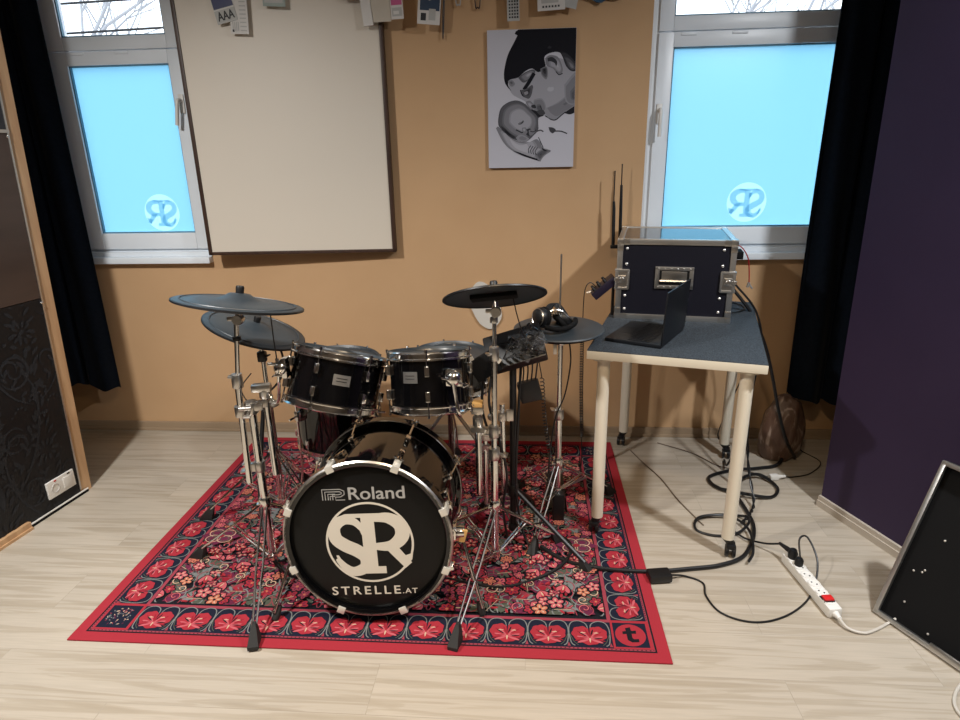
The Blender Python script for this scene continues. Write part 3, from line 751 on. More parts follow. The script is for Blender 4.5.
    for mxi in (0, 1):
        for myi in (0, 1):
            F.T = lambda p: cl((RW-p[0] if mxi else p[0], RD-p[1] if myi else p[1]))
            rr = random.Random(5)
            for i in range(150):   # ground patches
                F.ell(f0+rr.random()*hw, f0+rr.random()*hd, .045, .026, K[rr.choice(['plum', 'crimson', 'rose', 'olive', 'plum', 'grey'])], a=rr.random()*3, n=12, lobes=5, la=.2)
            for (q, x, y, a, s, t) in motifs:   # vines first
                F.ribbon(cr2([(x+.05*s*math.cos(a+.8*k)*(.4+.2*k), y+.05*s*math.sin(a+.8*k)*(.4+.2*k)) for k in range(5)], 3), .0050, K['olive' if t < .5 else 'grey'])
                F.ribbon(cr2([(x-.05*s*math.cos(a+.9*k)*(.4+.15*k), y-.05*s*math.sin(a+.9*k)*(.4+.15*k)) for k in range(4)], 3), .0035, K['black' if t < .4 else 'rose'])
            for (q, x, y, a, s, t) in motifs:
                if t < .45:      # flower
                    n = 5+int(t*10) % 3; c1 = ['red', 'rose', 'pink', 'orange', 'red'][int(t*50) % 5]; s2 = .024*s
                    F.ell(x, y, s2*1.25, s2*1.2, K['black'], n=20, lobes=n, la=.18, a=a)
                    for k in range(n): F.petal(x, y, s2*1.12, s2*.72, a+2*PI*k/n, K[c1])
                    for k in range(n): F.petal(x+.006*math.cos(a+2*PI*k/n), y+.006*math.sin(a+2*PI*k/n), s2*.62, s2*.22, a+2*PI*k/n, K['cream' if t < .2 else 'plum'])
                    F.ell(x, y, .0055*s, .0055*s, K['orange' if t > .2 else 'black'], n=8)
                elif t < .62:    # tulip palmette
                    for k in (-1, 0, 1): F.petal(x, y, .050*s, .024*s, a+.55*k, K['black'])
                    for k in (-1, 0, 1): F.petal(x+.003*math.cos(a), y+.003*math.sin(a), .043*s, .017*s, a+.55*k, K['pink' if k else 'red'])
                    F.petal(x+.008*math.cos(a), y+.008*math.sin(a), .024*s, .006*s, a, K['cream'])
                elif t < .85:    # leaf spray
                    for k in range(5): F.petal(x+.01*k*math.cos(a), y+.01*k*math.sin(a), .030*s, .011*s, a+(1 if k % 2 else -1)*.9, K[['rose', 'grey', 'crimson', 'olive', 'red'][(k+int(t*40)) % 5]])
                    F.ribbon([(x-.01*math.cos(a), y-.01*math.sin(a)), (x+.055*s*math.cos(a), y+.055*s*math.sin(a))], .0025, K['cream' if t > .75 else 'black'])
                else:            # curl
                    F.ribbon([(x+.026*s*(1-k/16)*math.cos(a+k*.55), y+.026*s*(1-k/16)*math.sin(a+k*.55)) for k in range(14)], .008, K['black'])
                    F.ribbon([(x+.026*s*(1-k/16)*math.cos(a+k*.55), y+.026*s*(1-k/16)*math.sin(a+k*.55)) for k in range(14)], .0045, K['pink' if t < .93 else 'cream'])
            F.T = lambda p: p
    # knotwork medallions
    for (x, y) in ((RW/2, RD/2), (RW/2+.42, RD/2+.13), (RW/2-.42, RD/2+.13), (RW-.26, RD/2-.2), (.26, RD/2-.2)):
        F.T = lambda p: (x+p[0], y+p[1])
        F.poly([(-.085, 0), (0, .065), (.085, 0), (0, -.065)], K['plum'])
        for k in range(4):
            for r in (.055, .034):
                a = PI/4+k*PI/2; F.ribbon(arc(.035*math.cos(a), .028*math.sin(a), r*.55, r*.45, 0, 360, 14), .0035, K['cream' if r > .05 else 'olive'])
        F.ell(0, 0, .014, .012, K['crimson'], n=12, lobes=4, la=.3)
        F.T = lambda p: p
    o = single('patterned_rug', b, ms, 'red and black oriental rug with a letter t, under the drum kit', 'rug', smooth=False)
    for m in ms:
        N = m.node_tree.nodes; L = m.node_tree.links; no = N.new('ShaderNodeTexNoise'); no.inputs['Scale'].default_value = 500; bp = N.new('ShaderNodeBump'); bp.inputs['Strength'].default_value = .25; bp.inputs['Distance'].default_value = .002
        L.new(no.outputs['Fac'], bp.inputs['Height']); L.new(bp.outputs[0], N['Principled BSDF'].inputs['Normal'])
rug()
RZ = .007

# ================================================================= DRUMS
def hoop_prof(r, s=1): return [(r-.004, -.004*s), (r-.004, .016*s), (r+.006, .020*s), (r+.009, .017*s), (r+.004, .012*s), (r+.004, -.002*s), (r+.010, -.006*s), (r+.010, -.010*s), (r-.004, -.010*s), (r-.004, -.004*s)]
def lug(bm, o, x, y, n, r, a, z, l=.042):
    d = x*math.cos(a)+y*math.sin(a); tg = -x*math.sin(a)+y*math.cos(a); R = Matrix((d, tg, n)).transposed()
    c = o+d*(r+.008)+n*z; box(bm, c, (.018, .017, l), R, .004)
    box(bm, c+d*.008, (.006, .008, l*.9), R, .002); return d, tg, R
def small_drum(name, label, c, n, r, h, nl, ph, badge=None, cat='drum', lugs_mid=False):
    t = thing(name, label, cat, V(c)-V((0, 0, h/2))); x, y, n = frame(n, V((0, 1, 0))); c = V(c)
    # make x point right
    if x.x < 0: x, y = -x, -y
    b = NB(); lathe(b, [(r-.006, -h/2), (r, -h/2), (r, h/2), (r-.006, h/2), (r-.006, -h/2)], c, n, 64); obj('shell', b, 'gloss', t, label='gloss black shell')
    b = NB(); lathe(b, hoop_prof(r+.002), c+n*(h/2-.004), n, 64); obj('top_hoop', b, 'chrome', t)
    b = NB(); lathe(b, hoop_prof(r+.002, -1), c-n*(h/2-.004), n, 64); obj('bottom_hoop', b, 'chrome', t)
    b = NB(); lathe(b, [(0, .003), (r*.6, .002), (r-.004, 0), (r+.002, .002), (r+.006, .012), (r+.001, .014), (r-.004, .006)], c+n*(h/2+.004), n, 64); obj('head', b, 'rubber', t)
    b = NB(); lathe(b, [(0, -.001), (r-.004, 0)], c-n*(h/2+.003), n, 48); obj('bottom_head', b, 'mesh', t)
    for k in range(nl):
        a = ph+2*PI*k/nl
        b = NB()
        for s in (1, -1):
            b = NB(); d, tg, R = lug(b, c, x, y, n, r, a, s*(h*.5-.048), min(.042, h*.2)); obj('lug', b, 'chrome', t)
            b = NB()
            tube(b, [c+d*(r+.0095)+n*s*(h*.5-.05), c+d*(r+.0095)+n*s*(h*.5+.016)], .0028, 8)
            tube(b, [c+d*(r+.0095)+n*s*(h*.5+.012), c+d*(r+.0095)+n*s*(h*.5+.024)], .0048, 8)
            obj('tension_rod', b, 'chrome', t)
    if badge is not None:
        a = badge[0]; b = NB(); w = badge[1]; hh = badge[2]
        for i in range(6):
            a0 = a-w/2/r+i*w/r/6; a1 = a0+w/r/6
            for rr in (r+.0025,):
                P = [c+(x*math.cos(q)+y*math.sin(q))*rr+n*(badge[3]+s*hh/2) for q, s in ((a0, -1), (a1, -1), (a1, 1), (a0, 1))]
                b.faces.new([b.verts.new(p) for p in P])
        bmesh.ops.remove_doubles(b, verts=b.verts, dist=1e-5)
        r_ = bmesh.ops.extrude_face_region(b, geom=list(b.faces)); 
        cc = c
        for v in [v for v in r_['geom'] if isinstance(v, bmesh.types.BMVert)]:
            q = v.co-cc; q = q-n*q.dot(n); v.co -= q.normalized()*.003
        for k, zz in enumerate((.006, -.004)):
            pts = [c+(x*math.cos(q)+y*math.sin(q))*(r+.0032)+n*(badge[3]+zz) for q in [a-w*.32/r+i*w*.64/r/6 for i in range(7)]]
            tube(b, pts, .0012, 5, mi=1)
        obj('badge', b, ['alu', 'black'], t, label='silver badge')
    return t, c, x, y, n
N1 = V((.20, .33, 1)); T1 = V((-.672, -1.25, .790))
t1, c1, x1_, y1_, n1_ = small_drum('rack_tom', 'larger black rack tom, left of the two above the bass drum', T1, N1, .158, .172, 6, -PI/2-.18, badge=(-PI/2+.34, .056, .036, .012), cat='tom drum')
N2 = V((-.04, .24, 1)); T2 = V((-.338, -1.24, .788))
t2, c2, x2_, y2_, n2_ = small_drum('rack_tom', 'smaller black rack tom, right of the two above the bass drum', T2, N2, .138, .180, 5, -PI/2+.10, badge=(-PI/2-.33, .052, .038, .022), cat='tom drum')
small_drum('floor_tom', 'deep black floor tom standing behind the larger rack tom', (-.905, -.53, .415), (0.02, .0, 1), .200, .40, 8, -PI/2+.25, cat='floor tom')
ft = bpy.data.objects['floor_tom']
for a in (-PI/2-.75, -PI/2+1.1, PI/2):
    p = V((-.905+.225*math.cos(a), -.53+.225*math.sin(a), 0)); b = NB()
    q = p+V((math.cos(a)*.03, math.sin(a)*.03, 0))
    tube(b, smooth_path([p+V((0, 0, .55)), p+V((0, 0, .16)), q+V((0, 0, .02))], 5), .0055, 10); l = obj('leg', b, 'chrome', ft)
    b = NB(); lathe(b, [(0, 0), (.014, 0), (.015, .012), (.009, .035), (0, .036)], q+V((0, 0, RZ)), (0, 0, 1), 16); obj('rubber_foot', b, 'foot', l)
    b = NB(); box(b, p+V((-.012*math.cos(a), -.012*math.sin(a), .40)), (.035, .035, .05), Matrix.Rotation(a, 3, 'Z'), .006); tube(b, [p+V((0, 0, .40)), p+V((.05*math.cos(a+.4), .05*math.sin(a+.4), .40))], .005, 8); obj('leg_bracket', b, 'chrome', ft)
small_drum('snare_drum', 'shallow black snare drum behind the smaller rack tom', (-.345, -.60, .60), (0.02, -.03, 1), .178, .125, 8, .3, cat='snare drum')

# bass drum --------------------------------------------------------------
BF = V((-.523, -1.543, .328)); yaw = -.030; tilt = .080
A = V((-math.sin(yaw)*math.cos(tilt), -math.cos(yaw)*math.cos(tilt), math.sin(tilt)))          # faces the room
X = V((math.cos(yaw), -math.sin(yaw), 0)); Zu = -X.cross(A)
# X must be perpendicular to A
BL = .435; R = .261; RH = .283
bd_ = thing('bass_drum', 'gloss black bass drum with a round SR emblem on its front head', 'bass drum', (BF.x, BF.y+.2, RZ))
BB = BF-A*BL
def ring_prof(r0, r1, d0, d1): return [(r0, d0), (r1-.004, d0), (r1, d0+.004 if d1 > d0 else d0-.004), (r1, d1), (r0, d1), (r0, d0)]
b = NB(); lathe(b, [(R-.006, .03), (R, .03), (R, BL-.03), (R-.006, BL-.03), (R-.006, .03)], BB, A, 96); obj('shell', b, 'gloss', bd_, label='gloss black shell')
b = NB(); lathe(b, [(R+.002, -.045), (R+.002, -.002), (R+.010, .004), (RH-.004, .004), (RH, 0), (RH, -.045), (R+.002, -.045)], BF, A, 96); obj('front_hoop', b, 'gloss', bd_)
b = NB(); lathe(b, [(R+.002, .045), (R+.002, .002), (RH, -.002), (RH, .045), (R+.002, .045)], BB, A, 96); obj('back_hoop', b, 'gloss', bd_)
b = NB()
lathe(b, [(RH-.001, -.003), (RH+.002, -.001), (RH-.003, .004), (RH-.008, .004)], BF, A, 96); obj('hoop_trim', b, 'steel', bd_, label='silver hoop edging'); b = NB(); lathe(b, [(RH-.001, .049), (RH+.002, .047), (RH-.008, .043)], BB, A, 96)
obj('hoop_trim', b, 'steel', bd_, label='silver hoop edging')
b = NB(); lathe(b, [(0, -.012), (R*.7, -.012), (R-.01, -.014), (R+.002, -.018), (R+.006, -.02)], BF, A, 96); hd = obj('front_head', b, 'headb', bd_, label='matt black front head')
b = NB(); lathe(b, [(0, -.006), (R, -.0)], BB, A, 64); obj('back_head', b, 'mesh', bd_)
# emblem and lettering lie on the head, the head being turned a few degrees
ta = math.radians(2.2); X_, Z_ = X, Zu; X, Zu = X_*math.cos(ta)+Z_*math.sin(ta), Z_*math.cos(ta)-X_*math.sin(ta)
O = BF-A*.0112
b = NB(); F = Flat(b, O, X, Zu, .0002, 1e-5)
if F.Z.dot(A) < 0: F.Z = -F.Z
emblem(F, 0, .004, -.013, .148); obj('emblem', b, 'print', hd, smooth=False, label='cream SR emblem in a ring')
b = NB(); add_text(b, 'STRELLE', .05, O+A*.0006+X*(-.142)+Zu*(-.207), X, Zu, width=.234, height=.031, spacing=1.35, bold=.0008); add_text(b, '.AT', .03, O+A*.0006+X*.100+Zu*(-.206), X, Zu, width=.050, height=.019, spacing=1.2, bold=.0005)
obj('lettering', b, 'print', hd, smooth=False, label='cream lettering')
b = NB(); add_text(b, 'Roland', .05, O+A*.0006+X*(-.050)+Zu*.145, X, Zu, width=.185, height=.043, bold=.0010)
F = Flat(b, O, X, Zu, .0006, 1e-5)
if F.Z.dot(A) < 0: F.Z = -F.Z
gx, gz = -.137, .145
for path in ([(0, 0), (0, 1), (1, 1)], [(.22, 0), (.22, .78), (1, .78)], [(.44, 0), (.44, .56), (1.0, .56)], [(1, 1), (1.4, 1), (1.72, .82), (1.72, .5), (1.4, .28), (1.02, .28), (1.02, 0), (1.75, 0)],
             [(1, .78), (1.35, .78), (1.5, .7), (1.5, .58), (1.3, .5), (.8, .5), (.8, 0)], [(.6, .0), (.6, .36), (1.0, .36)]):
    F.ribbon([(gx+p*.0425, gz+q*.038) for p, q in path], .0030, 0)
obj('lettering', b, 'printg', hd, smooth=False, label='grey lettering and square monogram')
X, Zu = X_, Z_
# claws, rods, lugs
for k in range(8):
    a = math.radians(68+45*k); d = X*math.cos(a)+Zu*math.sin(a); tg = -X*math.sin(a)+Zu*math.cos(a); Rm = Matrix((tg, d, A)).transposed()
    for org, s, mt in ((BF, 1, 'clawc'), (BB, -1, 'chrome')):
        b = NB(); c = org+d*(RH+.004)-A*s*.018
        box(b, c, (.024, .008, .046), Rm, .002); box(b, org+d*(RH-.005)+A*s*.007, (.026, .024, .007), Rm, .002)
        obj('claw', b, mt, bd_)
        b = NB(); p0 = org+d*(RH+.014)+A*s*.002; p1 = org+d*(R+.018)-A*s*.135
        tube(b, [p0-A*s*.03, p1], .0035, 8); tube(b, [p0-A*s*.035-tg*.018, p0-A*s*.035+tg*.018], .0045, 8); tube(b, [p0-A*s*.05, p0-A*s*.02], .007, 8)
        obj('tension_rod', b, 'chrome', bd_)
        b = NB(); box(b, org+d*(R+.009)-A*s*.145, (.02, .02, .045), Rm, .005); obj('lug', b, 'chrome', bd_)
# spurs
for sx, px in ((-1, V((-.872, -1.56, RZ))), (1, V((-.148, -1.50, RZ)))):
    p0 = BF-A*.12+X*sx*(R+.018)+Zu*(-.06+(.03 if sx > 0 else -.05))
    b = NB(); box(b, p0-X*sx*.008, (.03, .06, .05), Matrix.Rotation(-yaw, 3, 'Z'), .008); lathe(b, [(0, -.02), (.02, -.02), (.022, 0), (.02, .02), (0, .02)], p0+X*sx*.014, X*sx, 20)
    br_ = obj('spur_bracket', b, 'chrome', bd_)
    b = NB(); p1 = px+V((0, 0, .03)); tube(b, [p0+X*sx*.02, p1], [.006, .006], 10); s_ = obj('spur', b, 'chrome', bd_)
    b = NB(); dd = (p0-px).normalized(); lathe(b, [(0, .0), (.012, .002), (.013, .02), (.008, .05), (0, .05)], px, dd, 16); obj('rubber_tip', b, 'foot', s_)
    if sx > 0:
        b = NB(); box(b, p0+X*.03+V((0, -.01, -.01)), (.022, .014, .05), Matrix.Rotation(.25, 3, 'Y'), .004); obj('spur_grip', b, 'orange', br_, label='amber grip block')

# ================================================================= CYMBALS
def pole_thing(name, label, cat, loc): return thing(name, label, cat, loc)
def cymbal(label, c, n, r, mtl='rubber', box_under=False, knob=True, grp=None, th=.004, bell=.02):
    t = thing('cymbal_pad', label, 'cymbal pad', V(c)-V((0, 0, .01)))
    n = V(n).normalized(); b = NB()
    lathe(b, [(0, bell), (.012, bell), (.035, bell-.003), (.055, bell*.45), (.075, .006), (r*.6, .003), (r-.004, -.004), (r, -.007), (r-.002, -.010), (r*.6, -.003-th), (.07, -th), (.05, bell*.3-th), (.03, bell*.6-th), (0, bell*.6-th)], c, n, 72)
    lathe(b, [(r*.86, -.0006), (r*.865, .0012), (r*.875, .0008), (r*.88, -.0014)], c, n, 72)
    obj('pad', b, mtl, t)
    b = NB(); lathe(b, [(r-.003, -.004), (r+.001, -.006), (r+.0015, -.011), (r-.004, -.0125), (r-.012, -.0115)], c, n, 72); obj('rim', b, 'black', t)
    if knob:
        b = NB(); lathe(b, [(0, bell-.002), (.013, bell-.002), (.014, bell+.018), (.012, bell+.024), (0, bell+.025)], c, n, 24); obj('wing_nut', b, 'black', t)
    if box_under:
        x, y, z = frame(n, V((0, 1, 0))); 
        if x.x < 0: x, y = -x, -y
        b = NB(); box(b, V(c)-n*.014+y*(-.035 if y.y > 0 else .035), (.16, .06, .016), Matrix((x, y, z)).transposed(), .004); obj('sensor_box', b, 'matt', t)
    return t
cA = V((-.962, -1.30, 1.082)); nA = V((.135, .155, 1))
cymbal('largest light-catching cymbal pad, topmost at the left of the kit', cA, nA, .210, bell=.030)
cB = V((-1.103, -.90, .882)); nB = V((.37, .05, 1))
cymbal('steeply tilted cymbal pad just below and behind the topmost left one', cB, nB, .203, bell=.026)
cC = V((-.112, -1.17, 1.075)); nC = V((-.10, .45, 1))
cymbal('dark cymbal pad showing its underside, in front of the pale wall plate', cC, nC, .180, box_under=True, bell=.024)
# hi-hat pad
t = thing('hi_hat_pad', 'flat round hi-hat pad with headphones lying on it', 'hi-hat pad', (.127, -.87, .845))
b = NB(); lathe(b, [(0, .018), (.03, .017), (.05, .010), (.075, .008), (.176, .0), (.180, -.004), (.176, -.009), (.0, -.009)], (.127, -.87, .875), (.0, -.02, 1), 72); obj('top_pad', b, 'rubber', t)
b = NB(); lathe(b, [(0, -.012), (.165, -.010), (.168, -.014), (.150, -.022), (.05, -.034), (0, -.034)], (.127, -.87, .875), (.0, -.02, 1), 72); obj('bottom_pad', b, 'matt', t)

# ================================================================= STANDS
def wing(b, p, d, l=.03):
    d = V(d).normalized(); x, y, z = frame(d); tube(b, [p, p+d*l*.6], .006, 8); box(b, p+d*l*.75, (l*.9, .006, l*.5), Matrix((x, y, z)).transposed(), .002)
def collar(b, p, r, h=.03, n=(0, 0, 1)):
    n = V(n).normalized(); lathe(b, [(0, -h/2), (r*.95, -h/2), (r, -h/2+.002), (r, h/2-.002), (r*.95, h/2), (0, h/2)], p, n, 20)
def tilter(t, c, pole_top, n, m='chrome'):
    n = V(n).normalized(); j = V(c)-n*.060
    b = NB(); tube(b, [j, V(c)+n*.03], .0038, 8); lathe(b, [(0, -.05), (.010, -.05), (.012, -.02), (.009, -.016), (0, -.016)], c, n, 16)
    obj('cymbal_rod', b, m, t)
    b = NB(); lathe(b, [(0, -.014), (.017, -.014), (.019, 0), (.017, .014), (0, .014)], j, (0, 1, 0), 20); box(b, j+V((-.02, -.006, .004)), (.03, .012, .014), None, .003); tube(b, [j, pole_top], .010, 10)
    obj('tilter', b, 'steel', t)
def leg(t, hub_hi, hub_lo, foot, double=True, m='chrome', fs=1., w=.010):
    """double-braced tripod leg with rubber foot"""
    hub_hi = V(hub_hi); hub_lo = V(hub_lo); foot = V(foot); d = (foot-hub_lo); d.z = 0; d.normalize(); sd = V((-d.y, d.x, 0))
    a0 = hub_hi+d*.015; fz = foot+V((0, 0, .035))
    b = NB()
    for s in ((-1, 1) if double else (0,)): tube(b, [a0+sd*s*w*.8, a0.lerp(fz, .5)+sd*s*w*1.15, fz+sd*s*w*.5], .0042 if double else .009, 8)
    mid = a0.lerp(fz, .45); b1 = hub_lo+d*.012
    for s in ((-1, 1) if double else (0,)): tube(b, [b1+sd*s*.006, mid+sd*s*w], .0036, 8)
    if double: tube(b, [mid-sd*w*1.5, mid+sd*w*1.5], .004, 6)
    l = obj('leg', b, m, t)
    b = NB(); x, y, z = frame((a0-fz)); hgt = .060*fs; base = foot
    R_ = Matrix((sd, d, V((0, 0, 1)))).transposed()
    vs = []
    for (zz, wx, wy, off) in ((0, .017, .026, .010), (.012, .018, .027, .008), (.050, .010, .013, -.016), (.062, .006, .008, -.022)):
        vs.append([b.verts.new(base+R_ @ V((ax*wx*fs, ay*wy*fs+off*fs, zz*fs))) for ax, ay in ((-1, -1), (1, -1), (1, 1), (-1, 1))])
    for P_, Q_ in zip(vs, vs[1:]):
        for k in range(4): b.faces.new((P_[k], P_[(k+1) % 4], Q_[(k+1) % 4], Q_[k]))
    b.faces.new(vs[0][::-1]); b.faces.new(vs[-1]); obj('rubber_foot', b, 'foot', l)
def tripod(t, x, y, hi, lo, feet, m='chrome', **k):
    b = NB(); collar(b, V((x, y, hi)), .021, .045); wing(b, V((x, y, hi)), (-1, -.3, 0)); obj('hub', b, m, t); b = NB(); collar(b, V((x, y, lo)), .018, .03); obj('lower_hub', b, m, t)
    for f in feet: leg(t, (x, y, hi-.01), (x, y, lo), (f[0], f[1], RZ), m=m, **k)

# stand A : front left cymbal stand
AX, AY = -.985, -1.275
t = pole_thing('cymbal_stand', 'front chrome cymbal stand left of the bass drum, carrying the topmost cymbal', 'cymbal stand', (AX, AY, RZ))
b = NB(); tube(b, [(AX, AY, .05), (AX, AY, .70)], .0145, 16); obj('base_tube', b, 'chrome', t)
tripod(t, AX, AY, .30, .065, ((-.898, -1.668), (-1.312, -1.225), (-.72, -1.02)))
PX, PY = -.998, -1.30
b = NB(); tube(b, [(PX-.022, PY, .40), (PX-.012, PY, .80)], .0115, 14); obj('middle_tube', b, 'chrome', t)
b = NB(); tube(b, [(PX-.012, PY, .78), (cA.x-.02, cA.y, 1.02)], .008, 12); obj('upper_rod', b, 'chrome', t)
b = NB(); collar(b, V((PX-.012, PY, .80)), .019, .05); wing(b, V((PX-.012, PY, .81)), (-1, -.3, .3)); obj('height_clamp', b, 'steel', t); b = NB(); collar(b, V((PX+.009, PY, .955)), .014, .014); obj('memory_ring', b, 'black', t)
b = NB(); R0 = Matrix.Rotation(.35, 3, 'Z'); box(b, V((-.985, -1.285, .692)), (.085, .022, .026), R0, .005); collar(b, V((PX-.015, -1.30, .685)), .021, .04); collar(b, V((AX, AY, .69)), .023, .045); tube(b, [(-1.01, -1.32, .70), (-.97, -1.31, .70)], .008, 10); wing(b, V((-.985, -1.30, .68)), (.1, -1, -.4)); obj('multi_clamp', b, 'steel', t)
b = NB(); box(b, V((AX-.012, AY-.005, .455)), (.045, .022, .034), R0, .004); collar(b, V((AX, AY, .455)), .020, .04); wing(b, V((-1.015, -1.28, .465)), (-1, -.1, .1)); wing(b, V((-1.015, -1.28, .448)), (-1, -.3, -.2), .04); obj('lower_clamp', b, 'steel', t)
tilter(t, cA, V((cA.x-.02, cA.y, 1.01)), nA)
# tom holder for larger rack tom
t = pole_thing('tom_holder', 'chrome tom holder carrying the larger rack tom, clamped beside the front cymbal stand', 'tom holder', (-.94, -1.235, .40))
b = NB(); tube(b, [(-.945, -1.235, .40), (-.945, -1.235, .735)], .0125, 14); obj('tube', b, 'chrome', t)
b = NB(); box(b, V((-.955, -1.24, .752)), (.070, .038, .030), Matrix.Rotation(.2, 3, 'Z'), .01); collar(b, V((-.945, -1.235, .735)), .022, .045); wing(b, V((-.93, -1.24, .70)), (1, -.4, -.5), .035); box(b, V((-.965, -1.25, .692)), (.06, .024, .026), Matrix.Rotation(.35, 3, 'Z'), .005); obj('clamp', b, 'steel', t)
mnt = c1-x1_*.16*.93-y1_*.07
b = NB(); tube(b, smooth_path([(-.945, -1.235, .765), (-.915, -1.25, .71), (-.885, -1.27, .715), mnt+V((-.03, -.02, -.02)), mnt+V((-.028, -.02, .055))], 5), .006, 10); obj('l_rod', b, 'chrome', t)
b = NB(); sphere(b, mnt+V((-.018, -.015, .02)), .027, (1, .9, 1)); box(b, mnt+V((-.006, -.01, .02)), (.02, .04, .07), None, .006); wing(b, mnt+V((-.03, -.025, .035)), (-1, -.6, .3)); wing(b, mnt+V((-.02, -.035, .005)), (.2, -1, .1)); obj('mount_bracket', b, 'chrome', t)

# stand B : rear left cymbal stand
BX, BY = -1.088, -.90
t = pole_thing('cymbal_stand', 'rear left cymbal stand between the front stand and the floor tom', 'cymbal stand', (BX, BY, RZ))
b = NB(); tube(b, [(BX, BY, .05), (BX, BY, .56)], .0145, 16); obj('base_tube', b, 'chrome', t)
tripod(t, BX, BY, .33, .08, ((-1.416, -.945), (-1.10, -.60), (-.86, -1.02)))
b = NB(); tube(b, [(BX, BY, .54), (BX+.0, BY, .80)], .0095, 12); obj('upper_rod', b, 'chrome', t)
b = NB(); collar(b, V((BX, BY, .56)), .02, .05); wing(b, V((BX, BY, .56)), (1, -.3, 0)); obj('height_clamp', b, 'steel', t); b = NB(); box(b, V((BX, BY-.006, .76)), (.035, .03, .045), None, .008); wing(b, V((BX, BY, .76)), (1, -.2, .15)); obj('tilt_clamp', b, 'black', t)
tilter(t, cB, V((BX, BY, .79)), nB)
# stand C : front right cymbal stand
CX, CY = -.118, -1.205
t = pole_thing('cymbal_stand', 'front right chrome cymbal stand beside the bass drum, carrying the underside-showing cymbal', 'cymbal stand', (CX, CY, RZ))
b = NB(); tube(b, [(CX, CY, .05), (CX, CY, .485)], .0145, 16); obj('base_tube', b, 'chrome', t)
tripod(t, CX, CY, .265, .055, ((-.228, -1.636), (.13, -1.06), (-.38, -1.03)))
b = NB(); tube(b, [(CX, CY, .48), (CX+.004, CY+.01, .86)], .0105, 14); obj('middle_tube', b, 'chrome', t)
b = NB(); tube(b, [(CX+.004, CY+.01, .84), (cC.x, cC.y-.02, 1.01)], .0075, 12); obj('upper_rod', b, 'chrome', t)
b = NB(); collar(b, V((CX, CY, .485)), .021, .045); wing(b, V((CX+.01, CY, .485)), (1, -.2, -.1), .04); obj('height_clamp', b, 'steel', t); b = NB(); collar(b, V((CX+.004, CY+.01, .87)), .017, .05, ); wing(b, V((CX+.004, CY+.01, .87)), (-1, -.4, 0)); obj('height_clamp', b, 'steel', t); b = NB(); collar(b, V((CX+.004, CY+.015, .99)), .014, .018); obj('memory_ring', b, 'steel', t)
b = NB(); box(b, V((CX-.03, CY+.01, .575)), (.11, .018, .022), Matrix.Rotation(-.1, 3, 'Z'), .004); collar(b, V((CX, CY, .575)), .019, .045); collar(b, V((-.179, -1.175, .60)), .019, .04); wing(b, V((CX-.03, CY, .575)), (0, -1, -.2), .03); obj('multi_clamp', b, 'steel', t)
tilter(t, cC, V((cC.x, cC.y-.02, 1.0)), nC)
# holder D for smaller tom
t = pole_thing('tom_holder', 'chrome tom holder carrying the smaller rack tom, clamped beside the right cymbal stand', 'tom holder', (-.178, -1.16, .27))
b = NB(); tube(b, [(-.178, -1.16, .29), (-.180, -1.16, .64)], .0130, 16); tube(b, [(-.158, -1.10, .21), (-.158, -1.10, .50)], .010, 12); obj('tube', b, 'chrome', t)
b = NB(); box(b, V((-.180, -1.165, .645)), (.045, .038, .030), None, .005); obj('clamp', b, 'steel', t); b = NB(); box(b, V((-.180, -1.168, .668)), (.040, .036, .020), None, .005); obj('clamp_glint_cap', b, 'orange', t, label='clamp cap painted amber for a warm reflection')  # amber block stands in for a warm reflection on the steel clamp
b = NB(); collar(b, V((-.158, -1.10, .455)), .02, .02, (0, 1, .2)); box(b, V((-.150, -1.11, .52)), (.045, .03, .05), None, .004); obj('bolt_clamp', b, 'steel', t)
mnt = c2+x2_*.10-y2_*.118+V((0, 0, .01))
b = NB(); tube(b, smooth_path([mnt+V((0, -.03, .01)), mnt+V((.008, -.03, -.06)), mnt+V((.018, -.028, -.115)), (-.225, -1.25, .668), (-.185, -1.17, .668)], 5), .0065, 10); obj('l_rod', b, 'chrome', t)
b = NB(); sphere(b, mnt+V((0, -.016, .01)), .027, (1, .8, 1)); box(b, mnt+V((0, -.002, .01)), (.055, .02, .06), None, .006); wing(b, mnt+V((-.01, -.035, .02)), (-.6, -1, .2)); wing(b, mnt+V((.02, -.03, 0)), (1, -.6, -.2)); obj('mount_bracket', b, 'chrome', t)
# extra accessory post E
t = pole_thing('accessory_post', 'short chrome post hanging from the clamp right of the right cymbal stand', 'post', (-.085, -1.10, .26))
b = NB(); tube(b, [(-.088, -1.10, .26), (-.092, -1.10, .64)], .0105, 14); obj('tube', b, 'chrome', t)
b = NB(); box(b, V((-.092, -1.12, .60)), (.03, .035, .035), None, .005); box(b, V((-.062, -1.125, .605)), (.028, .016, .045), None, .004); sphere(b, V((-.13, -1.13, .60)), .016); obj('clamp', b, 'steel', t)
# snare stand
t = pole_thing('snare_stand', 'dark snare stand with folding basket under the snare drum', 'snare stand', (-.357, -.60, RZ))
SX, SY = -.357, -.60
b = NB(); tube(b, [(SX, SY, .06), (SX, SY, .46)], .012, 14); collar(b, V((SX, SY, .41)), .02, .05); collar(b, V((SX, SY, .10)), .018, .03); obj('base_tube', b, mat('smoked_chrome', (.25, .20, .19), .25, 1.), t)
for a in (.4, 2.75, -1.57):
    b = NB(); e = V((SX+.165*math.cos(a), SY+.165*math.sin(a), .52)); tube(b, smooth_path([(SX, SY, .45), (SX+.1*math.cos(a), SY+.1*math.sin(a), .47), e], 4), .005, 8); tube(b, [e, e+V((0, 0, .02))], .009, 8); obj('basket_arm', b, 'steel', t)
for a in (-.25, 3.4, 1.6): leg(t, (SX, SY, .41), (SX, SY, .10), (SX+.30*math.cos(a), SY+.30*math.sin(a), RZ), m='steel')
